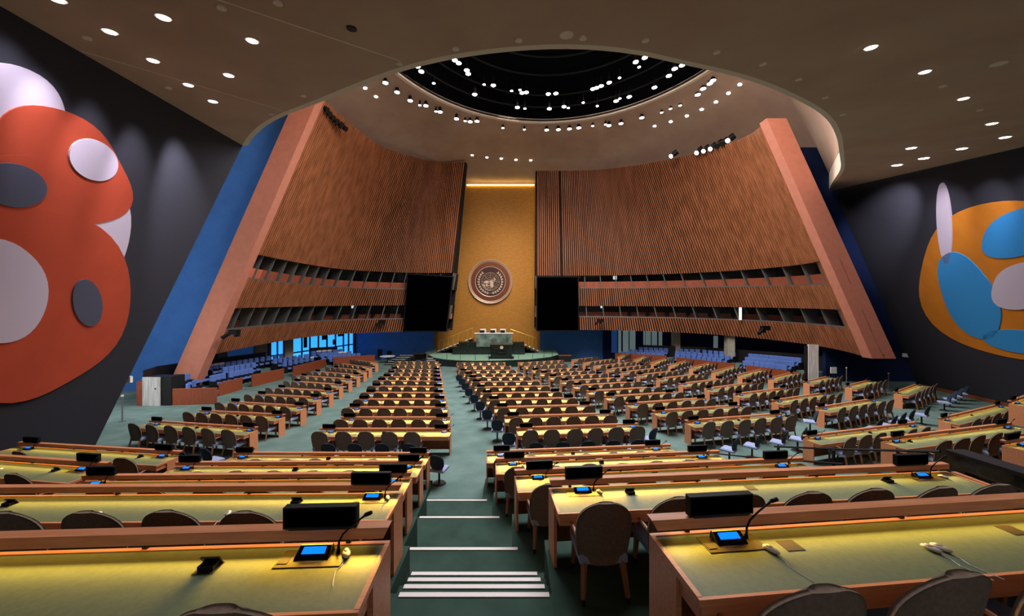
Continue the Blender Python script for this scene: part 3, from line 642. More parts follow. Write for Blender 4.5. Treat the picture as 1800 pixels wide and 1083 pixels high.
cd = MB(); dq = lambda u, v: (u, -.035 + .065 * v, .0125 + .038 * v); cd.quadmesh([dq(-.072, .28), dq(.072, .28), dq(.07, .86), dq(-.07, .86)], [(0, 1, 2, 3)])
for v_ in range(4):
    x, y, z = cd.v[v_]; cd.v[v_] = (x, y - .002, z + .002)
cd = cd.mesh('blue_display', M_lcd)
cp = MB(); cp.box(-.2, .2, -.1, .055, .0, .003); cp = cp.mesh('base_plate', M_plate)
cm = MB(); cm.smooth = True; cm.tube([(.14, .02, 0), (.142, .02, .03), (.145, .02, .07), (.17, .02, .12), (.22, .02, .165), (.28, .015, .215), (.315, .01, .245)], [.015, .009, .007, .007, .006, .006, .009], 6); cm.tube([(.315, .01, .245), (.355, .0, .265)], .013, 6); cm = cm.mesh('microphone', M_black)
cs = MB(); cs.box(-.19, -.13, -.07, -.02, .003, .006); cs = cs.mesh('socket', M_dark)
def console(M, x, label, group, parts=True, flip=1):
    t = thing('conference_console', label, 'console', M @ Matrix.Translation((x, -.12, .751)), group)
    link('console_body', cb, t); link('blue_display', cd, t)
    if parts: link('base_plate', cp, t); link('microphone', cm, t); link('socket', cs, t)
fb = MB(); fb.box(-.06, .06, -.05, .05, 0, .002); fb = fb.mesh('frame', M_plate)
fl = MB(); fl.quadmesh([(-.055, .04, .002), (.055, .04, .002), (.055, .0, .06), (-.055, .0, .06), (-.055, .045, .002), (.055, .045, .002), (.055, .012, .062), (-.055, .012, .062)], [(0, 1, 2, 3), (7, 6, 5, 4), (0, 3, 7, 4), (1, 5, 6, 2), (3, 2, 6, 7)]); fl.box(-.045, .045, -.03, .035, .002, .03); fl = fl.mesh('flap', M_black)
def flap(M, x, label, open_=True):
    t = thing('socket_box', label, 'socket box', M @ Matrix.Translation((x, -.2, .751)), 'socket boxes set in the desk tops')
    link('frame', fb, t)
    if open_: link('flap', fl, t)
ep = MB(); ep.smooth = True
def ell(mb, c, r, n=10, m_=6):
    vs = [(c[0], c[1], c[2] - r[2])]
    for j in range(1, m_):
        ph = math.pi * j / m_ - math.pi / 2
        for k in range(n): th = 2 * math.pi * k / n; vs.append((c[0] + r[0] * math.cos(ph) * math.cos(th), c[1] + r[1] * math.cos(ph) * math.sin(th), c[2] + r[2] * math.sin(ph)))
    vs.append((c[0], c[1], c[2] + r[2])); fs = [(0, 1 + (k + 1) % n, 1 + k) for k in range(n)]
    for j in range(m_ - 2):
        for k in range(n): fs.append((1 + j * n + k, 1 + j * n + (k + 1) % n, 1 + (j + 1) * n + (k + 1) % n, 1 + (j + 1) * n + k))
    fs += [(1 + (m_ - 2) * n + k, 1 + (m_ - 2) * n + (k + 1) % n, len(vs) - 1) for k in range(n)]
    mb.quadmesh(vs, fs)
ell(ep, (0, 0, .014), (.026, .052, .014)); epm = ep.mesh('earpiece_shell', M_earpiece)
ei = MB(); ei.smooth = True; ell(ei, (0, .012, .026), (.015, .022, .006)); eim = ei.mesh('ear_pad', M_silver)
ec = MB(); ec.tube([(0, -.05, .008), (.01, -.09, .003), (-.005, -.14, .003), (.01, -.2, .003), (.03, -.26, .003)], .0025, 4); ecm = ec.mesh('cord', M_white)
def earpiece(M, x, y, label, rot=0.0, cord=True):
    t = thing('earpiece', label, 'earpiece', M @ Matrix.Translation((x, y, .7505)) @ Matrix.Rotation(rot, 4, 'Z'), 'translation earpieces on the desks')
    link('earpiece_shell', epm, t); link('ear_pad', eim, t)
    if cord: link('cord', ecm, t, Matrix.Rotation(-rot, 4, 'Z'))

# ---------------------------------------------------------------- chairs
def shell(mb, nx=8, nz=10, z0=.36, z1=1.04, wb=.235, wt=.285, th=.055, yb=-.26):
    def hw(t): return (wb + (wt - wb) * min(1, t / .45)) * (math.sqrt(max(0, 1 - ((.1 - t) / .1) ** 2 * .35)) if t < .1 else 1 if t < .58 else math.sqrt(max(0, 1 - ((t - .58) / .42) ** 2.3)))
    F_, B_ = [], []
    for j in range(nz + 1):
        t = .985 * math.sin(math.pi / 2 * j / nz) ** .9; z = z0 + (z1 - z0) * t / .985
        for i in range(nx + 1):
            u = -1 + 2 * i / nx; x = hw(t) * u; y = yb - .09 * t + .09 * (x / wt) ** 2 * (1 - .4 * t)
            F_.append((x, y + th * (1 - .55 * abs(u) ** 3), z - .0)); B_.append((x, y, z))
    n = nx + 1; fs = []
    for j in range(nz):
        for i in range(nx): a = j * n + i; fs.append((a, a + n, a + n + 1, a + 1)); b = a + len(F_); fs.append((b, b + 1, b + n + 1, b + n))
    e = [j * n for j in range(nz + 1)] + [nz * n + i for i in range(1, nx + 1)] + [j * n + nx for j in range(nz - 1, -1, -1)] + [i for i in range(nx - 1, 0, -1)]
    N = len(F_)
    for a, b in zip(e, e[1:] + e[:1]): fs.append((a, b, b + N, a + N))
    mb.quadmesh(F_ + B_, fs)
def cushion(mb, x, y0, y1, z0, z1):
    mb.quadmesh([(-x, y0, z0), (x, y0, z0), (x, y1, z0), (-x, y1, z0), (-x, y0, z1 - .03), (x, y0, z1 - .03), (x, y1, z1 - .03), (-x, y1, z1 - .03), (-x * .85, y0 + .03, z1), (x * .85, y0 + .03, z1), (x * .85, y1 - .04, z1), (-x * .85, y1 - .04, z1)],
                [(0, 3, 2, 1), (0, 1, 5, 4), (1, 2, 6, 5), (2, 3, 7, 6), (3, 0, 4, 7), (4, 5, 9, 8), (5, 6, 10, 9), (6, 7, 11, 10), (7, 4, 8, 11), (8, 9, 10, 11)])
b = MB(); b.smooth = True; shell(b, 10, 14, wb=.25, wt=.29); CH_back = b.mesh('backrest', M_brown)
b = MB(); cushion(b, .25, -.24, .24, .37, .47); CH_seat = b.mesh('seat', M_seat)
LEGP = [((-.2, -.22), (-.23, -.3)), ((.2, -.22), (.23, -.3)), ((-.2, .2), (-.22, .22)), ((.2, .2), (.22, .22))]
CH_legs = []
for (x, y), (x2, y2) in LEGP: b = MB(); b.taper((x, y, .38), (x2, y2, .06), .026, .018); CH_legs.append(b.mesh('leg', M_leg))
CH_tips = []
for (x, y), (x2, y2) in LEGP: b = MB(); b.taper((x2, y2, .06), (x2 * 1.01, y2 * 1.01, 0), .018, .016); CH_tips.append(b.mesh('leg_tip', M_dark))
CH_arms = []
for s_ in (-1, 1): b = MB(); b.tube([(s_ * .27, -.2, .64), (s_ * .28, -.02, .655), (s_ * .275, .1, .64), (s_ * .25, .14, .5), (s_ * .24, .15, .38)], .018, 6); CH_arms.append(b.mesh('armrest', M_leg))
# one simple mesh for the far rows
b = MB(); b.smooth = True; shell(b, 4, 7); b.smooth = False; b.mi = 1; cushion(b, .25, -.22, .24, .37, .47); b.mi = 2
for (x, y), (x2, y2) in LEGP: b.taper((x, y, .38), (x2, y2, 0), .026, .018)
CH_low = b.mesh('armchair', [M_brown, M_seat, M_leg])
chair_list = []      # (distance, matrix, label, group)
def chairs_for(M, L, xs, desc, group, y=-.80, jitter=.03):
    for i, x in enumerate(xs):
        j = random.uniform(-jitter, jitter); r_ = random.uniform(-.05, .05)
        Mx = M @ Matrix.Translation((x + j, y + .26 + random.uniform(-.03, .02), 0)) @ Matrix.Rotation(r_, 4, 'Z')
        n_ = 'sole' if len(xs) == 1 else FST[i]
        chair_list.append((Mx.translation.length if False else Vector((Mx.translation.x, Mx.translation.y)).length, Mx, 'brown upholstered armchair, %s from left in %s' % (n_, desc), group))
BLK = {
 'A': ('left centre block', 6, [(562.5, 752, 793, 752), (600, 732, 792, 732), (611, 714, 788, 714), (628, 700, 785, 700), (641, 688.5, 782, 689), (652, 677.5, 780, 678.5), (662, 667.5, 779, 669), (672, 661, 777, 662), (681, 654.5, 776, 655.5), (687, 648, 775, 649), (692, 641, 773, 641.5), (697, 634.5, 771, 635.5)]),
 'B': ('aisle-side centre block', 6, [(908, 750.5, 1120, 743), (887, 730, 1077, 725), (869, 714, 1040, 710), (856, 700.7, 1010.7, 697.6), (845, 689.7, 986, 687.3), (835, 679.6, 965, 677.3), (828, 670.5, 948, 669), (822, 663, 932.7, 661.6), (816, 657, 920, 656), (807, 651, 907.7, 650), (804.7, 643.5, 898, 643), (803.6, 637, 888, 636.7)]),
 'C': ('right centre block', 6, [(1204, 738, 1372, 725.3), (1146.7, 720.8, 1298, 711), (1100, 707.5, 1240.8, 698), (1061.7, 695.5, 1185, 688), (1030.7, 686, 1150.7, 679), (1006, 676.5, 1114.7, 670), (984, 668.7, 1092, 662.7), (964, 661.5, 1059, 656), (948.7, 655.3, 1038.7, 651), (934, 650, 1017, 646), (921, 643.3, 991, 640), (910, 637, 986, 632.7)]),
 'D': ('right block', 6, [(1434, 715, 1535, 699.7), (1356, 702.5, 1450, 688.8), (1289.3, 691.3, 1381, 680), (1238, 682, 1320.7, 671), (1192.7, 673.3, 1270.7, 664), (1153, 664.7, 1228.7, 656), (1119, 658, 1186.7, 650.7), (1090.7, 652.7, 1157, 646), (1065, 648, 1132, 641), (1042.7, 642.7, 1106.7, 636), (1024, 637.3, 1074.7, 630.5), (1004, 632, 1040, 627.5)]),
 'E': ('far right block', 5, [(1571, 688.5, 1613, 673.3), (1485, 677.5, 1528, 666.7), (1412, 670, 1456.7, 660), (1350, 664, 1393, 653.5), (1296, 658, 1337, 648), (1250, 652.7, 1289, 642.5), (1211, 645.5, 1246, 637), (1174.7, 641, 1205, 633), (1142.7, 637, 1169, 629.3), (1112.7, 632.5, 1132, 625.5), (1084.7, 626.5, 1099, 621.5)]),
 'F': ('left outer block', 6, [(264.7, 738, 453, 750), (352.6, 720, 501, 727.5), (405, 704.5, 538, 712.4), (452, 691.3, 564.7, 697.3), (488, 680, 586, 686), (516.7, 669, 603, 674.7), (529, 659.3, 619, 665.3), (554, 652, 633, 658), (587, 645.3, 645, 650.7), (603, 638.5, 654, 645), (628, 632.5, 665, 636.8)]),
}
for key, (bn, ns, rows) in BLK.items():
    for ri, (x0, y0, x1, y1) in enumerate(rows):
        a = at_floor(x0, y0, .87); c = at_floor(x1, y1, .87)
        desc = '%s row of %s' % (ORD[ri], bn)
        near = a.y < 16
        t, M, L = desk(a, c, 'long wooden delegate desk with lit green top, %s row of %s' % (ORD[ri], bn), 'delegate desks of ' + bn, near)
        xs = [L * (i + .5) / ns for i in range(ns)]
        if key == 'A' and ri == 0: xs = xs[:5]
        chairs_for(M, L, xs, desc, 'brown armchairs of ' + bn)
        if a.y < 30:
            if not (key == 'E' and ri > 3):
                for q, x in (('left', .35), ('right', L - .35)):
                    if key in 'BE' and q == 'right' and ri > 4: continue
                    sign(M, x, 'black name display at %s end of %s' % (q, desc), 'black name displays on the desk rails', near)
                    console(M, x + .12, 'blue-lit console at %s end of %s' % (q, desc), 'blue-lit consoles on the desks', near)
        if near:
            flap(M, L * .5, 'black open socket box mid-desk, ' + desc)
        if a.y < 24:
            for x in (L * .3, L * .72): earpiece(M, x, -.3, 'pale earpiece on %s half of %s' % ('left' if x < L / 2 else 'right', desc), .5, near)
# rear raised rows
def rear(sg, label, group, desc, xs, signs, consoles, flaps, ears, gap=0):
    a, b = sg; t, M, L = desk(a, b, label, group, True); 
    if callable(xs): xs = xs(L)
    chairs_for(M, L, [x for x in xs if x > 0], desc, 'brown armchairs of the rear desks', jitter=.01)
    for i, x in enumerate(signs): x = x if x >= 0 else L + x; sign(M, x, 'black name display on %s end of %s' % ('left' if x < L / 2 else 'right', desc), 'black name displays on the desk rails')
    for i, x in enumerate(consoles): x = x if x >= 0 else L + x; console(M, x, 'blue-lit console with microphone, %s end of %s' % ('left' if x < L / 2 else 'right', desc), 'blue-lit consoles on the desks')
    for i, (x, op) in enumerate(flaps): x = x if x >= 0 else L + x; flap(M, x, '%s socket box, %s along %s' % ('open black' if op else 'closed bronze', FST[i], desc), op)
    for i, (x, y) in enumerate(ears): x = x if x >= 0 else L + x; earpiece(M, x, y, 'pale translation earpiece with cord, %s listed along %s' % (FST[i], desc) if False else 'pale corded earpiece, %s along %s' % (FST[i], desc), .4)
    return M, L
for k in range(1, 6):
    d = 'the %s rear left desk' % ORD[k - 1]
    sg = Lseg[k]; L = (sg[1] - sg[0]).length
    n_ = int((L - .3) / .77)
    xs = [L - .48 - i * .77 for i in range(n_)][::-1]
    if k == 1: xs = [L - .45]
    if k == 3: xs = xs
    rear(sg, 'long wooden delegate desk with lit green top, %s of the rear left desks' % ORD[k - 1], 'rear left desks', d, xs,
         {1: [-.42]}.get(k, [-.35] if k == 2 else [.3, -.3]), {1: [-.42]}.get(k, [-.3] if k == 2 else [.3, -.3]),
         [(-1.0, True)] if k == 1 else [(-1.15, True), (L * .35, True)] if k == 2 else [(L * .5, True)], [(-.22, -.12), (-2.42, -.38)] if k == 1 else [(-.12, -.13), (-1.75, -.42), (-3.15, -.42)] if k == 2 else [(-.6, -.3), (L * .3, -.3)])
    d = 'the %s rear right desk' % ORD[k - 1]; sg = Rseg[k]; L = (sg[1] - sg[0]).length
    xs = [.42 + i * .75 for i in range(int((L - .2) / .75))]
    if k == 1: xs = [.38, 1.1, 1.85, 2.5]
    rear(sg, 'long wooden delegate desk with lit green top, %s of the rear right desks' % ORD[k - 1], 'rear right desks', d, xs,
         [.48] if k == 1 else [.42, -.55], [.48] if k == 1 else [.38, -.5], [(.85, False), (2.55, False)] if k == 1 else [(.95, True), (2.5, False), (-1.1, True)] if k == 2 else [(L * .45, True)],
         [(.68, -.24), (1.72, -.33), (1.79, -.33)] if k == 1 else [(.58, -.16), (2.3, -.44), (-.25, -.16)] if k == 2 else [(.6, -.2), (L * .7, -.3)])
def even(n_): return lambda L: [L * (i + .5) / n_ for i in range(n_)]
rear(OA, 'long wooden desk with lit green top beside left charcoal wall, farther of two', 'far left raised desks', 'the farther far-left raised desk', lambda L: [.5, 1.5, L - 1.3, L - .5], [.4, -.45], [.45, -.4], [(-.9, True)], [])
rear(OB, 'long wooden desk with lit green top beside left charcoal wall, nearer of two', 'far left raised desks', 'the nearer far-left raised desk', lambda L: [L - .5 - i * .78 for i in range(5)][::-1], [-.4], [-.4], [(-.85, True)], [(-1.9, -.3)])
rear(G1, 'long wooden desk with lit green top beyond the marble parapet, farthest of three', 'desks beyond the marble parapet', 'the farthest desk beyond the parapet', lambda L: [.9 + i * .78 for i in range(6)], [.35, -.8], [.5, -.4], [(L * .5 if False else 3, True)], [(.8, -.2)])
rear(G2, 'long wooden desk with lit green top beyond the marble parapet, middle of three', 'desks beyond the marble parapet', 'the middle desk beyond the parapet', lambda L: [.9 + i * .75 for i in range(6)], [.6, -.5], [.4, -.4], [(.8, True), (2, False)], [(.65, -.15)])
rear(G3, 'wooden desk with green top beyond the marble parapet, nearest of three', 'desks beyond the marble parapet', 'the nearest desk beyond the parapet', even(3), [.3], [.45], [], [])
rear(H1, 'long wooden desk with lit green top near right charcoal wall, farther of two', 'desks by the right charcoal wall', 'the farther desk by the right wall', even(6), [.4, -.4], [.4, -.4], [(2.5, True)], [])
rear(H2, 'long wooden desk with lit green top near right charcoal wall, nearer of two', 'desks by the right charcoal wall', 'the nearer desk by the right wall', even(5), [.4], [.4], [], [])
# place the chairs
chair_list.sort(key=lambda c: c[0])
rest = MB()
for i, (d, Mx, lab, grp) in enumerate(chair_list):
    if i < 300:
        if d < 17:
            t = thing('armchair', lab, 'chair', Mx, grp); link('backrest', CH_back, t); link('seat', CH_seat, t)
            for k in range(4):
                lg = link('leg', CH_legs[k], t)
                if d < 8: link('leg_tip', CH_tips[k], lg)
            for m_ in CH_arms: link('armrest', m_, t)
        else:
            o = link('armchair', CH_low, None, Mx); tag(o, lab, 'chair', grp)
    else:
        vs = [Mx @ v.co for v in CH_low.vertices]; o0 = len(rest.v); rest.v += [tuple(v) for v in vs]
        for p in CH_low.polygons: rest.f.append(tuple(o0 + q for q in p.vertices)); rest.m.append(p.material_index); rest.sm.append(p.use_smooth)
if rest.v:
    o = obj('far_armchair_rows', rest, [M_brown, M_seat, M_leg], kind='stuff'); o['label'] = 'far rows of small brown armchairs nearest the green stage'; o['category'] = 'chairs'
print('CHAIRS', len(chair_list))

# ---------------------------------------------------------------- navy swivel chairs
b = MB(); b.smooth = True; shell(b, 6, 8, .48, .93, .2, .225, .05, -.2); NV_b = b.mesh('backrest', M_navy)
b = MB(); cushion(b, .225, -.2, .22, .41, .49); NV_s = b.mesh('seat', M_seat)
b = MB(); b.cyl((0, 0), .03, .05, .42, 10); NV_p = b.mesh('post', M_dark)
b = MB(); b.cyl((0, 0), .2, 0, .035, 20, .17); NV_f = b.mesh('base', M_dark)
def swivel(p, yaw, label):
    t = thing('swivel_chair', label, 'chair', Matrix.Translation(p) @ Matrix.Rotation(yaw, 4, 'Z'), 'navy swivel chairs in the aisles')
    for n_, m_ in (('backrest', NV_b), ('seat', NV_s), ('post', NV_p), ('base', NV_f)): link(n_, m_, t)
def top_at(px, py, Y): return Vector(((px - 900) / F * Y, Y, fz(Y)))
swivel(top_at(772, 0, 10.35), -.25, 'navy swivel chair alone at end of fifth rear left desk')
for i, px in enumerate((582, 628, 675, 722)): swivel(top_at(px, 0, 11.35), 0, 'navy swivel chair, %s of four behind the fifth rear left desk' % FST[i])
for i, px in enumerate((942, 988, 1032, 1075, 1118)): swivel(top_at(px, 0, 11.45 + i * .07), 0, 'navy swivel chair, %s of five behind the fifth rear right desk' % FST[i])
for i, px in enumerate((1282, 1322, 1368, 1402)): swivel(top_at(px, 0, 11.9 + i * .35), .75, 'navy swivel chair with pale seat, %s of four left of parapet desks' % FST[i])
for i, (px, y) in enumerate(((180, 11.0), (211, 10.9), (250, 10.8), (329, 10.9), (373, 10.95))): swivel(top_at(px, 0, y), -.3, 'navy swivel chair, %s of five behind the far-left raised desk' % FST[i])
for i, (px, y) in enumerate(((1536, 14.2), (1561, 14.6), (1577, 15.1), (1593, 15.6), (1620, 16.3))): swivel(top_at(px, 0, y), .5, 'navy swivel chair, %s of five behind the farthest parapet desk' % FST[i])
for i, (px, y) in enumerate(((1660, 18.8), (1670, 19.6), (1680, 20.4), (1690, 21.2))): swivel(top_at(px, 0, y), .9, 'navy swivel chair, %s of four before the right charcoal wall' % FST[i])
swivel(top_at(1141, 0, 12.9), .6, 'navy swivel chair at left end of second right centre row')
swivel(top_at(1424, 0, 15.2), 1.0, 'navy swivel chair between right centre block and right block')
for ri in range(9):
    x0, y0, x1, y1 = BLK['B'][2][ri]; a = at_floor(x0, y0, .87)
    swivel(Vector((a.x - .28, a.y - .55, fz(a.y - .55))), 0, 'navy swivel chair on aisle side of %s row, centre block right' % ORD[ri])

# ---------------------------------------------------------------- marble parapet and handrails on the right
mb = MB(); P0 = Vector((6.8, 5.52, 0)); P1 = Vector((6.85, -3.0, 0))
zt0, zt1 = CZ - 2.25, CZ - 2.1
def wallseg(mb, a, b, za, zb, z0, th): mb.quadmesh([(a.x, a.y, z0), (b.x, b.y, z0), (b.x, b.y, zb), (a.x, a.y, za), (a.x + th, a.y, z0), (b.x + th, b.y, z0), (b.x + th, b.y, zb), (a.x + th, a.y, za)], [(0, 1, 2, 3), (7, 6, 5, 4), (0, 4, 5, 1), (1, 5, 6, 2), (2, 6, 7, 3), (3, 7, 4, 0)])
wallseg(mb, P0, P1, zt0, zt1, 1.0, .25); t = thing('parapet', 'dark green marble parapet wall at right of the rear desks', 'parapet')
obj('marble_slab', mb, M_marbleb, t)
mb = MB(); wallseg(mb, P0 + Vector((-.03, 0, 0)), P1 + Vector((-.03, 0, 0)), zt0 + .04, zt1 + .04, zt0 + .0, .31); obj('coping', mb, M_dark, t)
mb = MB(); wallseg(mb, Vector((6.66, 5.35, 0)), Vector((6.6, -3, 0)), CZ - 2.48, CZ - 2.4, CZ - 2.6, .07); tag(obj('ledge_board', mb, M_wood), 'narrow wooden ledge board along foot of the marble parapet', 'ledge')
t = thing('handrail', 'thin dark handrail sloping down from the marble parapet past rear desks', 'handrail')
mb = MB(); mb.tube([(6.8, 5.6, CZ - 2.28), (6.45, 7.0, CZ - 2.8), (6.33, 8.5, CZ - 3.34)], .022, 6); obj('top_rail', mb, M_dark, t)
mb = MB(); mb.tube([(6.2, 6.6, CZ - 2.92), (6.0, 9.0, CZ - 3.8), (5.97, 11.0, CZ - 4.5)], .02, 6); obj('lower_rail', mb, M_dark, t)
for y, z1 in ((8.45, CZ - 3.34), (7.0, CZ - 2.82)): mb = MB(); mb.taper((6.38, y, z1 - 1.1), (6.38, y, z1), .02, .02); obj('post', mb, M_dark, t)
mb = MB(); mb.taper((5.97, 11, fz(11)), (5.97, 11, CZ - 4.5), .02, .02); obj('post', mb, M_dark, t)

# ---------------------------------------------------------------- side galleries with blue seats
b = MB(); b.smooth = False
def rbox(mb, x0, x1, y0, y1, z0, z1, c=.04):
    mb.quadmesh([(x0, y0, z0), (x1, y0, z0), (x1, y1, z0), (x0, y1, z0), (x0, y0, z1 - c), (x1, y0, z1 - c), (x1, y1, z1 - c), (x0, y1, z1 - c), (x0 + c, y0 + c * .6, z1), (x1 - c, y0 + c * .6, z1), (x1 - c, y1 - c * .6, z1), (x0 + c, y1 - c * .6, z1)],
                [(0, 3, 2, 1), (0, 1, 5, 4), (1, 2, 6, 5), (2, 3, 7, 6), (3, 0, 4, 7), (4, 5, 9, 8), (5, 6, 10, 9), (6, 7, 11, 10), (7, 4, 8, 11), (8, 9, 10, 11)])
rbox(b, -.235, .235, -.3, -.18, .35, 1.0); BSb = b.mesh('backrest', M_blueseat)
b = MB(); rbox(b, -.23, .23, -.18, .26, .34, .48); BSs = b.mesh('seat', M_blueseat)
b = MB(); b.box(-.3, -.27, -.28, .2, .0, .62); b.box(.27, .3, -.28, .2, 0, .62); b.quadmesh([(-.27, -.25, .25), (.27, -.25, .25), (.27, .15, .25), (-.27, .15, .25)], [(0, 1, 2, 3)]); BSf = b.mesh('seat_frame', M_dark)
b = MB(); rbox(b, -.238, .238, -.31, -.17, .86, 1.012); BSc = b.mesh('shine_cap', M_white)  # shine on the seat-back tops, put in as a white cap
def gallery(side, line, groups, offs, lifts, sg, white):
    # line: polyline (x,y) of the parapet foot; seats stand behind it (sg -1 to the left, +1 to the right)
    def along(px, off):     # point on the offset line seen at photo column px
        for (x0, y0), (x1, y1) in zip(line, line[1:]):
            a = Vector((x0 + sg * off, y0)); c = Vector((x1 + sg * off, y1)); k = (px - 900) / F
            den = (c.x - a.x) - k * (c.y - a.y)
            if abs(den) < 1e-6: continue
            t_ = (k * a.y - a.x) / den
            if -1e-3 <= t_ <= 1.001: return a.lerp(c, t_), (c - a).normalized()
        return None, None
    n_ = 0
    for gi, (off, lift, pxs, nm) in enumerate(groups):
        for i, px in enumerate(pxs):
            p, d = along(px, off)
            if p is None: continue
            yaw = math.atan2(d.y, d.x) + (math.pi if sg > 0 and d.y > 0 else 0)
            yaw = math.atan2(d.y, d.x); nrm = Vector((-d.y, d.x)); 
            if nrm.x * -sg < 0: yaw += math.pi
            t = thing('gallery_chair', 'blue %s gallery chair, %s from left, %s' % (side + '-hand', FST[i], nm), 'seat', Matrix.Translation((p.x, p.y, fz(p.y) + lift)) @ Matrix.Rotation(yaw, 4, 'Z'), 'blue gallery seats on the %s side' % side)
            link('backrest', BSb, t); link('seat', BSs, t); link('seat_frame', BSf, t)
            if (gi, i) in white: link('shine_cap', BSc, t)
            n_ += 1
def platform(name, line, o0, o1, lift, sg, m):
    mb = MB(); top_, vs, fs = [], [], []
    n_ = len(line)
    for (x, y) in line: vs += [(x + sg * o0, y, fz(y) - .1), (x + sg * o1, y, fz(y) - .1), (x + sg * o1, y, fz(y) + lift), (x + sg * o0, y, fz(y) + lift)]
    for i in range(n_ - 1):
        for k in range(4): fs.append((i * 4 + k, i * 4 + (k + 1) % 4, (i + 1) * 4 + (k + 1) % 4, (i + 1) * 4 + k))
    fs += [(0, 1, 2, 3), (n_ * 4 - 1, n_ * 4 - 2, n_ * 4 - 3, n_ * 4 - 4)]
    mb.quadmesh(vs, fs); return struct(name, mb, m)
lineL = [(-17.4, 20.6), (-18.6, 22.6), (-18.9, 25), (-18.9, 30), (-19.1, 36.5), (-16, 40.5)]
platform('floor_gallery_left', lineL, .9, 1.8, .12, -1, M_carpet); platform('floor_gallery_left', lineL, 1.8, 2.8, .35, -1, M_carpet); platform('floor_gallery_left', lineL, 2.8, 4.2, .58, -1, M_carpet)
lin_ = lambda a, b, n_: [a + (b - a) * i / (n_ - 1) for i in range(n_)]
gallery('left', lineL, [
    (1.3, .12, lin_(340, 350, 2) + lin_(381, 398, 3) + lin_(412, 445, 5), 'front row, near section'), (1.3, .12, lin_(505, 553, 6), 'front row, middle section'), (1.3, .12, lin_(582, 640, 8), 'front row, far section'),
    (2.3, .35, lin_(312, 366, 7), 'middle row, nearest section'), (2.3, .35, lin_(401, 450, 6), 'middle row, near section'), (2.3, .35, lin_(488, 540, 7), 'middle row, middle section'), (2.3, .35, lin_(568, 632, 9), 'middle row, far section'),
    (3.3, .58, lin_(374, 476, 11), 'back row, near section'), (3.3, .58, lin_(488, 520, 4), 'back row, middle section'), (3.3, .58, lin_(553, 618, 8), 'back row, far section')],
    None, None, -1, {(7, 0), (7, 1), (7, 2), (1, 5), (8, 3), (6, 4), (6, 5), (9, 1), (9, 2), (9, 3)})
lineR = [(21.9, 26.5), (21.9, 28.4), (20.8, 31.8), (19.6, 34.1), (17.7, 38.6), (12.2, 42.4)]
platform('floor_gallery_right', lineR[1:], .4, 1.4, .12, 1, M_carpet); platform('floor_gallery_right', lineR[1:], 1.4, 2.3, .4, 1, M_carpet); platform('floor_gallery_right', lineR[1:], 2.3, 4.0, .68, 1, M_carpet)
gallery('right', lineR, [
    (.9, .12, lin_(1085, 1157, 9), 'front row, far section'), (1.8, .4, lin_(1088, 1164, 9), 'middle row, far section'), (2.7, .68, lin_(1090, 1170, 10), 'back row, far section'),
    (.9, .12, lin_(1190, 1262, 9), 'front row, middle section'), (1.8, .4, lin_(1190, 1276, 10), 'middle row, middle section'), (2.7, .68, lin_(1196, 1286, 10), 'back row, middle section'),
    (.9, .12, lin_(1308, 1375, 8), 'front row, near section'), (1.8, .4, lin_(1312, 1388, 9), 'middle row, near section'), (2.7, .68, lin_(1318, 1400, 10), 'back row, near section')],
    None, None, 1, {(1, 0), (2, 0), (2, 1), (1, 1)})
# back rails behind seats
def strip_wall(name, label, line, off, z0, z1, th, m, i0=0, i1=None, sg=-1):
    mb = MB(); L_ = line[i0:i1]; vs = []
    for (x, y) in L_: vs += [(x + sg * off, y, fz(y) + z0), (x + sg * (off + th), y, fz(y) + z0), (x + sg * (off + th), y, fz(y) + z1), (x + sg * off, y, fz(y) + z1)]
    n_ = len(L_); fs = [(i * 4 + k, i * 4 + (k + 1) % 4, (i + 1) * 4 + (k + 1) % 4, (i + 1) * 4 + k) for i in range(n_ - 1) for k in range(4)] + [(0, 1, 2, 3), (n_ * 4 - 1, n_ * 4 - 2, n_ * 4 - 3, n_ * 4 - 4)]
    mb.quadmesh(vs, fs); o = obj(name, mb, m); tag(o, label, 'parapet'); return o
strip_wall('rear_screen_wall', 'long dark low wall behind the left blue gallery seats', lineL, 4.05, .5, 1.9, .1, M_dark)
strip_wall('rear_screen_wall', 'long dark low wall behind the right blue gallery seats', lineR[1:], 3.55, .6, 1.95, .1, M_dark, sg=1)
# wooden parapets in front
def parapet(p, q, h, label, th=.08):
    M, L = deskM(Vector((p[0], p[1], fz(p[1]) + .87)), Vector((q[0], q[1], fz(q[1]) + .87))); t = thing('gallery_parapet', label, 'parapet', M, 'low wooden gallery parapets')
    mb = MB(); mb.box(0, L, 0, th, -.05, h); obj('panel', mb, M_parapet, t); mb = MB(); mb.box(-.01, L + .01, -.01, th + .01, h, h + .03); obj('cap', mb, M_wooddark, t)
g = lambda px, py: tuple(at_floor(px, py)[:2])
parapet(g(286, 712.5), g(380, 710), .9, 'low reddish wooden parapet right of pale door, front of left gallery')
parapet(g(386, 696), g(426, 684), .8, 'short reddish wooden parapet, second along the left gallery')
parapet(g(443, 680), g(499, 666), .85, 'reddish wooden parapet, third along the left gallery')
parapet(g(516, 662), g(573, 645), .85, 'reddish wooden parapet, fourth along the left gallery')
parapet((-18.9, 37.3), (-15.5, 39.8), .95, 'reddish wooden parapet, farthest along the left gallery')
parapet((21.9, 26.8), (20.9, 31.4), .85, 'reddish wooden parapet, nearest along the right gallery')
parapet((20.5, 32.4), (17.9, 38.3), .85, 'reddish wooden parapet, middle of the right gallery')
parapet((17.2, 39.2), (12.4, 42.3), .95, 'reddish wooden parapet, farthest along the right gallery')
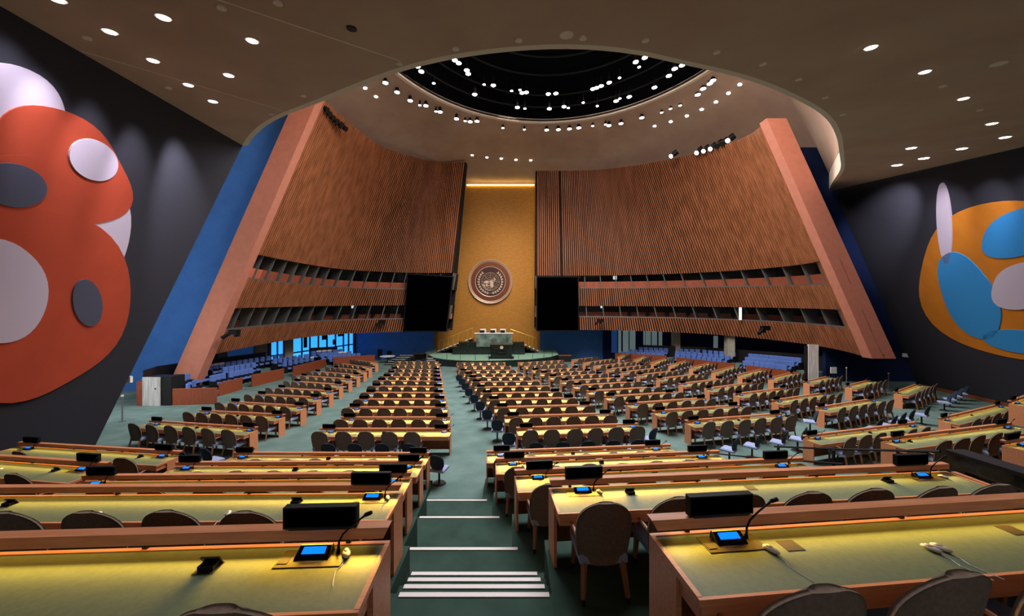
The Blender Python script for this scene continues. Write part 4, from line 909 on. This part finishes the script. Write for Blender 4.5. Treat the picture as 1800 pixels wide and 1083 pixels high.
# door box at the left
t = thing('entry_box', 'pale grey panelled door in low wooden box at left gallery end', 'door box')
a = at_floor(240, 713); bq = at_floor(253, 712.5); c = at_floor(284, 712.5); e = at_floor(298, 712)
mb = MB(); mb.box(a.x, bq.x - .01, a.y - .0, a.y + .5, a.z, a.z + 1.38); obj('side_panel', mb, M_parapet, t)
mb = MB(); mb.box(bq.x, c.x, a.y - .03, a.y + .02, a.z, a.z + 1.62); o = obj('door_leaf', mb, M_doorpale, t)
mb = MB(); mb.box(c.x - .28, c.x - .2, a.y - .06, a.y - .03, a.z + .95, a.z + 1.0); obj('door_handle', mb, M_dark, o)
mb = MB(); mb.box(c.x + .01, c.x + .55, a.y + .06, a.y + .9, a.z, a.z + 1.62); mb.box(bq.x, c.x, a.y + .05, a.y + .9, a.z, a.z + 1.6); obj('box_body', mb, M_dark, t)
mb = MB(); p = at_floor(228, 690); mb.box(-17.2 - .4, -17.2 + .2, 16.4, 16.7, fz(16.4) + 1.3, fz(16.4) + 1.75)
p = onwall(LW, 211, 668, .0); 
mb = MB(); mb.box(-14.9, -14.6, 13.3, 13.42, CZ - 2.92, CZ - 2.52); 
# glass windows behind left gallery
wl0 = Vector((-24.6, 27.5, 0)); wl1 = Vector((-20.2, 44.2, 0))
def wpt(px, z, off=0): # on window plane
    k = (px - 900) / F; a, c = wl0, wl1; t_ = (k * a.y - a.x) / ((c.x - a.x) - k * (c.y - a.y)); p = a.lerp(c, t_); return Vector((p.x + off, p.y, z))
def wpanel(par, name, px0, px1, z0, z1, off, m, th=.08):
    a = wpt(px0, z0, off); c = wpt(px1, z0, off); p = [a, c, Vector((c.x, c.y, z1)), Vector((a.x, a.y, z1))]; q = [v + Vector((-th, 0, 0)) for v in p]; return obj(name, hexa(p, q), m, par)
wn = bpy.data.objects.new('window_1', None); COL.objects.link(wn); wn['kind'] = 'structure'
wpanel(wn, 'wall_panel', 350, 402, .2, 4.6, -.1, M_concrete); wpanel(wn, 'dark_opening', 366, 382, 1.6, 3.0, .0, M_boothdark)
wpanel(wn, 'pane', 402, 447, .3, 4.6, -.1, M_windowdim); wpanel(wn, 'column', 447, 468, -.2, 4.6, .1, M_concrete, .5); wpanel(wn, 'column', 500, 514, -.2, 4.6, .1, M_concrete, .5)
for px0, px1 in ((468, 477), (622, 660)): wpanel(wn, 'wall_panel', px0, px1, -.2, 4.6, 0, M_wframe)
PN = [(477, 488), (489, 499), (515, 531), (532, 545), (546, 560), (561, 575), (576, 590), (591, 604), (605, 613), (614, 622)]
for i, (p0, p1) in enumerate(PN):
    wpanel(wn, 'pane', p0, p1, .2, 4.6, -.1, M_window)
    wpanel(wn, 'window_frame', p1 - .9, p1 + .9, .2, 4.6, .02, M_wframe)
    wpanel(wn, 'window_frame', p0, p1, 1.55, 1.68, .0, M_wframe)
for i, (p0, p1, z0, z1) in enumerate(((534, 539, 2.0, 3.4), (566, 574, 2.6, 3.1), (585, 589, 1.9, 2.5), (594, 602, 2.8, 3.9), (550, 556, 1.0, 1.4))): wpanel(wn, 'dark_fitting', p0, p1, z0, z1, .06, M_boothdark)
# right side: wall with glazed doors, columns, pale door
wn = bpy.data.objects.new('window_2', None); COL.objects.link(wn); wn['kind'] = 'structure'
def rp(par, name, px0, px1, Y0, Y1, z0, z1, m, th=.1):
    a = Vector(((px0 - 900) / F * Y0, Y0, z0)); c = Vector(((px1 - 900) / F * Y1, Y1, z0)); p = [a, c, Vector((c.x, c.y, z1)), Vector((a.x, a.y, z1))]; q = [v + Vector((0, th, 0)) for v in p]; return obj(name, hexa(p, q), m, par)
rp(wn, 'wall_panel', 1060, 1180, 44.6, 43, -.3, 4.6, M_navywall)
for (p0, p1, m_) in ((1075, 1085, M_windowdim), (1087, 1092, M_trolley), (1095, 1105, M_trolley), (1107, 1117, M_trolley), (1131, 1134, M_trolley), (1135, 1144, M_trolley), (1146, 1155, M_trolley), (1158, 1164, M_trolley)):
    yy = 44.4 - 1.6 * (p0 - 1060) / 120; rp(wn, 'pane', p0, p1, yy, yy, .6, 3.4, m_, .05)
struct_ = lambda nm, *a: rp(None, nm, *a)
for nm, args in (('trim_1', (1184, 1196, 40.5, 40, -.3, 4.6, M_concrete, .6)), ('trim_2', (1279, 1292, 35.5, 35, -.2, 4.6, M_concrete, .6)), ('wall_recess_right', (1180, 1520, 43.5, 30.6, -.3, 4.8, M_navywall, .1)), ('door_1', (1422, 1439, 26.8, 26.6, fz(26.6), fz(26.6) + 3.0, M_doorpale, .15)), ('trim_3', (1419, 1422, 26.9, 26.9, .2, 3.3, M_dark, .3)), ('trim_4', (1255, 1262, 38, 38, .6, 3.2, M_trolley, .1))):
    o = rp(None, nm, *args); o['kind'] = 'structure'
mb = MB(); p = at_y(1468, 651, 27.2); mb.box(p.x - .22, p.x + .22, 27.3, 27.38, p.z - .24, p.z + .24); tag(obj('wall_notice', mb, M_white), 'small white square plate on navy wall near right pale door', 'plate')
mb = MB(); p = onwall(RW, 1592, 624, -.05); mb.box(p.x - .1, p.x + .1, p.y - .14, p.y + .14, p.z - .13, p.z + .13); tag(obj('wall_switch', mb, M_white), 'small white square box on right charcoal wall', 'wall box')
mb = MB(); p = at_y(225, 667, 13.6); mb.box(p.x - .08, p.x + .08, p.y, p.y + .1, p.z - .12, p.z + .12); tag(obj('wall_switch', mb, M_white), 'small white box on end of left charcoal wall', 'wall box')
mb = MB(); mb.box(-.7 - 15.8, -15.0, 13.7, 14.2, CZ - 2.3, CZ - 1.85); 
for (px, pb, pt_, lb) in ((215, 741, 697, 'slim grey floor post beside left charcoal wall'), (1488, 676, 647, 'slim grey floor post in front of navy wall, left one'), (1562, 687, 657, 'slim grey floor post in front of navy wall, right one')):
    p = at_floor(px, pb); h_ = (pb - pt_) / F * p.y; t = thing('floor_post', lb, 'post', Matrix.Translation(p)); mb = MB(); mb.cyl((0, 0), .03, .02, h_, 10); obj('pole', mb, M_fin, t); mb = MB(); mb.cyl((0, 0), .12, 0, .03, 16); obj('base', mb, M_fin, t)
    mb = MB(); mb.cyl((0, 0), .05, h_, h_ + .08, 10); obj('cap', mb, M_white, t)
# theatre lamps on the wall tops and cameras on ledges
pb_ = MB(); pb_.cyl((0, 0), .2, -.5, .35, 12, .14); pb_ = pb_.mesh('barrel', M_dark); pl_ = MB(); pl_.cyl((0, 0), .17, -.52, -.505, 14); pl_ = pl_.mesh('lens', M_lamp); py_ = MB(); py_.box(-.25, .25, -.03, .03, -.1, .5); py_ = py_.mesh('yoke', M_black)
for i, (px, py, Y) in enumerate(((1178 + 7, 270, 33), (1230, 264, 31.5), (1242, 261, 31), (1254, 257, 30.3), (1265, 252, 29.6), (1275, 248, 29), (1285, 242, 28.4))):
    p = at_y(px, py, Y - .4); t = thing('theatre_lamp', 'theatre spotlight above right ribbed wall, %s from the left' % FST[i], 'spotlight', Matrix.Translation(p) @ Matrix.Rotation(.9, 4, 'Y') @ Matrix.Rotation(-.35, 4, 'X'), 'theatre spotlights above the right ribbed wall')
    link('barrel', pb_, t); link('yoke', py_, t)
    if i in (0, 1, 2, 3, 6): link('lens', pl_, t)
for i, (px, py, Y) in enumerate(((566, 186, 24.4), (571, 193, 24.9), (577, 200, 25.4), (584, 207, 25.9), (592, 214, 26.4), (600, 220, 27))):
    p = at_y(px, py, Y); t = thing('theatre_lamp', 'blue-black theatre spotlight above left ribbed wall, %s from the left' % FST[i], 'spotlight', Matrix.Translation(p) @ Matrix.Rotation(-.9, 4, 'Y'), 'theatre spotlights above the left ribbed wall')
    link('barrel', pb_, t); link('yoke', py_, t)
def camera_rig(px, py, Y, label, s_=1.0):
    t = thing('camera_rig', label, 'camera', Matrix.Translation(at_y(px, py, Y)) @ Matrix.Scale(s_, 4)); mb = MB(); mb.box(-.3, .3, -.2, .2, -.1, .25); obj('body', mb, M_black, t); mb = MB(); mb.tube([(-.25, -.1, 0), (-.7, -.3, -.35)], .13, 8); obj('lens_barrel', mb, M_black, t); mb = MB(); mb.box(-.06, .06, 0, .5, -.3, 0); obj('bracket', mb, M_dark, t)
camera_rig(412, 585, 23.6, 'black remote camera on lower ledge at left coral panel', .9); camera_rig(672, 566, 39.6, 'black remote camera on lower ribbed band near left screen', 1.0)
camera_rig(1345, 578, 28.2, 'black remote camera on lower ribbed band of right wall', 1.0); camera_rig(1056, 564, 39.5, 'black remote camera near right black screen', 1.0)

# ---------------------------------------------------------------- stage
SZ = CZ - 5.4; front = [(-10.5, 42.5), (-8.6, 38.6), (-7.3, 37.4), (-5.8, 36.7), (-4.1, 36.3), (-1.7, 36.5), (2.0, 37.4), (4.3, 39.2), (5.4, 41), (5.6, 45.9), (-10.9, 45.9)]
mb = MB(); mb.prism(front, -.2, SZ - .06); struct('floor_stage_base', mb, M_marbleb)
mb = MB(); mb.prism([(x * .998, y + .03) for x, y in front], SZ - .06, SZ); struct('floor_stage', mb, M_stage)
mb = MB()
for i in range(4):     # front-left steps with white nosings
    z = SZ - .16 * (i + 1) - .0; mb.box(-9.8, -7.0, 38.4 - .34 * (i + 1) + .3, 38.9, -.1, z)
struct('floor_stage_steps', mb, M_marbleb)
for i in range(4):
    z = SZ - .16 * i; mb = MB(); mb.box(-9.3, -7.1 if i else -7.5, 38.7 - .34 * (i + 1) + .0 + .3, 38.7 - .34 * (i + 1) + .42, z - .14, z - .09 + .0); tag(obj('nosing_strip', mb, M_strip), 'white nosing on left stage steps, %s from the top' % FST[i], 'stair nosing', 'white nosings of the left stage steps')
def stair(x0, x1, z0, z1, y0, y1, n, lab):
    t = thing('side_stair', lab, 'stairs')
    for i in range(n):
        xa = x0 + (x1 - x0) * i / n; xb = x0 + (x1 - x0) * (i + 1) / n; z = z0 + (z1 - z0) * (i + 1) / n
        mb = MB(); mb.box(min(xa, x1), max(xa, x1), y0, y1, z0, z); obj('step', mb, M_marbleb, t)
        s_ = 1 if x1 > x0 else -1
        mb = MB(); mb.box(min(xa, xa + s_ * .2), max(xa, xa + s_ * .2), y0 - .01, y1, z + .002, z + .02); obj('white_nosing', mb, M_strip, t)
    return t
stair(-9.0, -4.7, SZ, CZ - 3.75, 42.3, 43.8, 9, 'black stage stairs with white nosings rising to the left of rostrum')
stair(3.2, .8, SZ, CZ - 4.3, 42.3, 43.8, 5, 'black stage stairs with white nosings rising to the right of rostrum')
for (x0, x1, z0, z1, lab) in ((-9.1, -4.9, CZ - 4.1, CZ - 2.5, 'gold stair handrail left of the rostrum'), (3.0, -.2, CZ - 3.75, CZ - 2.65, 'gold stair handrail right of the rostrum')):
    t = thing('gold_handrail', lab, 'handrail'); mb = MB(); mb.tube([(x0, 43.9, z0), (x1, 43.9, z1)], .05, 6); obj('top_rail', mb, M_goldrail, t)
    for i in range(8): x = x0 + (x1 - x0) * i / 7; z = z0 + (z1 - z0) * i / 7; mb = MB(); mb.taper((x, 43.9, z - 1.15), (x, 43.9, z), .02, .02); obj('baluster', mb, M_goldrail, t)
t = thing('rostrum', 'dark marble rostrum with pale-veined green marble front on the stage', 'rostrum')
mb = MB(); mb.box(-6.9, 1.5, 40.9, 42.25, SZ + .001, CZ - 4.5); obj('plinth', mb, M_marbleb, t)
for x0, x1 in ((-6.2, -4.15), (0.0, 1.4)): mb = MB(); mb.box(x0, x1, 40.95, 42.2, CZ - 4.5, CZ - 3.95); obj('wing', mb, M_marbleb, t)
mb = MB(); mb.box(-4.15, 0.0, 41.0, 41.25, CZ - 4.5, CZ - 3.0); obj('marble_front', mb, M_marbleg, t)
mb = MB(); mb.box(-4.4, .15, 40.95, 42.0, CZ - 3.0, CZ - 2.92); obj('desk_top', mb, M_white, t)
mb = MB(); mb.box(-4.1, -.05, 41.25, 44.5, SZ, CZ - 3.75); obj('dais', mb, M_marbleb, t)
for i, px in enumerate((849, 867, 884)):
    x = (px - 900) / F * 42.8; t = thing('leader_chair', 'white high-backed chair behind the marble rostrum, %s from left' % FST[i], 'chair', Matrix.Translation((x, 42.8, CZ - 3.75)), 'white chairs on the rostrum')
    mb = MB(); rbox(mb, -.36, .36, .2, .34, .4, 1.2, .06); obj('backrest', mb, M_white, t); mb = MB(); rbox(mb, -.33, .33, -.3, .2, .35, .5); obj('seat', mb, M_white, t); mb = MB(); mb.cyl((0, 0), .25, 0, .35, 12, .06); obj('base', mb, M_dark, t)
    mb = MB(); mb.box(x - .28, x + .28, 41.5, 41.58, CZ - 2.92, CZ - 2.62); o = obj('monitor', mb, M_black); tag(o, 'small black monitor on rostrum top, %s from left' % FST[i], 'monitor', 'monitors on the rostrum')
t = thing('speaker_lectern', 'dark speaker lectern with small round emblem in front of rostrum', 'lectern', Matrix.Translation((-1.15, 37.6, SZ)))
mb = MB(); mb.quadmesh([(-1.1, 0, 0), (1.1, 0, 0), (1.2, 1, 0), (-1.2, 1, 0), (-1.2, -.1, 1.5), (1.2, -.1, 1.5), (1.3, 1, 1.6), (-1.3, 1, 1.6)], [(0, 3, 2, 1), (4, 5, 6, 7), (0, 1, 5, 4), (1, 2, 6, 5), (2, 3, 7, 6), (3, 0, 4, 7)]); obj('body', mb, M_marbleb, t)
mb = MB(); mb.box(-1.35, 1.35, -.2, 1.2, 0, .08); obj('foot', mb, M_black, t)
mb = MB(); mb.box(-.45, .55, -.11, -.08, .55, .75); obj('front_panel', mb, M_dark, t)
mb = MB(); n_ = 24; mb.prism([(  .18 * math.cos(2 * math.pi * k / n_), .18 * math.sin(2 * math.pi * k / n_)) for k in range(n_)], 0, .03, Matrix.Translation((.05, -.12, 1.2)) @ Matrix.Rotation(math.pi / 2, 4, 'X')); obj('emblem_disc', mb, M_silver, t)
for i, (x, y) in enumerate(((-6.9, 37.35), (-5.4, 36.75), (-3.8, 36.5), (-2.4, 36.6), (.7, 37.15), (2.2, 37.7), (3.5, 38.7), (4.5, 39.6))):
    mb = MB(); mb.taper((x, y, SZ), (x, y, SZ + .95), .02, .02); tag(obj('stage_post', mb, M_dark), 'thin dark post at stage front edge, %s from the left' % FST[i], 'post', 'thin posts along the stage edge')
# furniture left and right of the stage
def rtable(px, pb, r_, lab, m=M_white):
    p = at_floor(px, pb); t = thing('side_table', lab, 'table', Matrix.Translation(p)); mb = MB(); mb.cyl((0, 0), r_, .72, .76, 24); obj('tabletop', mb, m, t); mb = MB(); mb.cyl((0, 0), .06, .03, .72, 10); obj('leg', mb, M_dark, t); mb = MB(); mb.cyl((0, 0), .35, 0, .03, 16); obj('base', mb, M_dark, t); return p
rtable(681, 637, .85, 'round white table with black chairs left of the stage')
for i, (px, pb) in enumerate(((667, 633), (684, 631))):
    p = at_floor(px, pb); t = thing('office_chair', 'black office chair at round white table, %s one' % ('left', 'right')[i], 'chair', Matrix.Translation(p), 'black office chairs beside the round table'); mb = MB(); rbox(mb, -.28, .28, .1, .22, .45, 1.35 - .3 * i); obj('backrest', mb, M_black, t); mb = MB(); rbox(mb, -.27, .27, -.25, .2, .4, .5); obj('seat', mb, M_black, t); mb = MB(); mb.cyl((0, 0), .25, 0, .4, 10, .04); obj('base', mb, M_dark, t)
def work_table(px0, px1, pb, lab):
    a = at_floor(px0, pb); c = at_floor(px1, pb); t = thing('work_table', lab, 'table', Matrix.Translation(a)); w_ = c.x - a.x
    mb = MB(); mb.box(0, w_, 0, .8, .7, .75); obj('tabletop', mb, M_wooddark, t); mb = MB(); mb.box(.05, w_ - .05, .05, .1, .05, .7); obj('front_panel', mb, M_boothdark, t)
    for x in (.05, w_ - .1): mb = MB(); mb.box(x, x + .05, .1, .7, 0, .7); obj('leg', mb, M_dark, t)
    return a, c
a, c = work_table(724, 748, 632, 'dark reddish work table left of the stage steps')
a2, c2 = work_table(975, 1005, 636, 'dark reddish work table right of the stage')
for i, (px, pb) in enumerate(((753, 636), (759, 634.5))):
    p = at_floor(px, pb); chair_M = Matrix.Translation(p) @ Matrix.Rotation(.5, 4, 'Z') @ Matrix.Scale(1.1, 4); o = link('armchair', CH_low, None, chair_M); tag(o, 'brown armchair turned beside left stage steps, %s of pair' % ('left', 'right')[i], 'chair', 'armchairs by the stage steps')
t = thing('work_rack', 'tall black equipment rack against blue wall right of stage', 'rack', Matrix.Translation(at_floor(1010, 624)))
mb = MB(); mb.box(-1.2, 1.2, 0, .5, .1, 1.1); obj('cabinet', mb, M_black, t); mb = MB(); mb.box(-1.25, 1.25, -.02, .52, 1.1, 1.14); obj('top', mb, M_dark, t)
for i, (x, h) in enumerate(((1038, .9), (1044, .7), (1051, .8), (1062, .5))):
    p = at_floor(x, 628); mb = MB(); mb.taper((p.x, p.y, p.z + .72), (p.x - .3 + .15 * i, p.y, p.z + .72 + h), .05, .12); tag(obj('paper_roll', mb, M_white), 'white rolled sheet standing on cart right of stage, %s from left' % FST[i], 'paper', 'white rolls on the cart')
t = thing('cart', 'small dark cart holding white rolls right of stage', 'cart', Matrix.Translation(at_floor(1050, 628))); mb = MB(); mb.box(-1.0, 1.0, -.3, .3, .66, .72); obj('shelf', mb, M_dark, t)
for x in (-.9, .9): mb = MB(); mb.box(x - .03, x + .03, -.28, .28, 0, .66); obj('leg', mb, M_dark, t)
t = thing('stair_block', 'white-edged steps leading up beside blue wall left of stage', 'stairs')
for i in range(5):
    p = at_floor(699 + i * 4, 633); mb = MB(); mb.box(p.x, p.x + 1.7, 38.5 + i * .5, 39.1 + i * .5, fz(39), fz(39) + .16 * (i + 1)); obj('step', mb, M_marbleb, t)
    mb = MB(); mb.box(p.x, p.x + 1.5, 38.49 + i * .5, 38.62 + i * .5, fz(39) + .16 * (i + 1), fz(39) + .16 * (i + 1) + .02); obj('white_nosing', mb, M_strip, t)
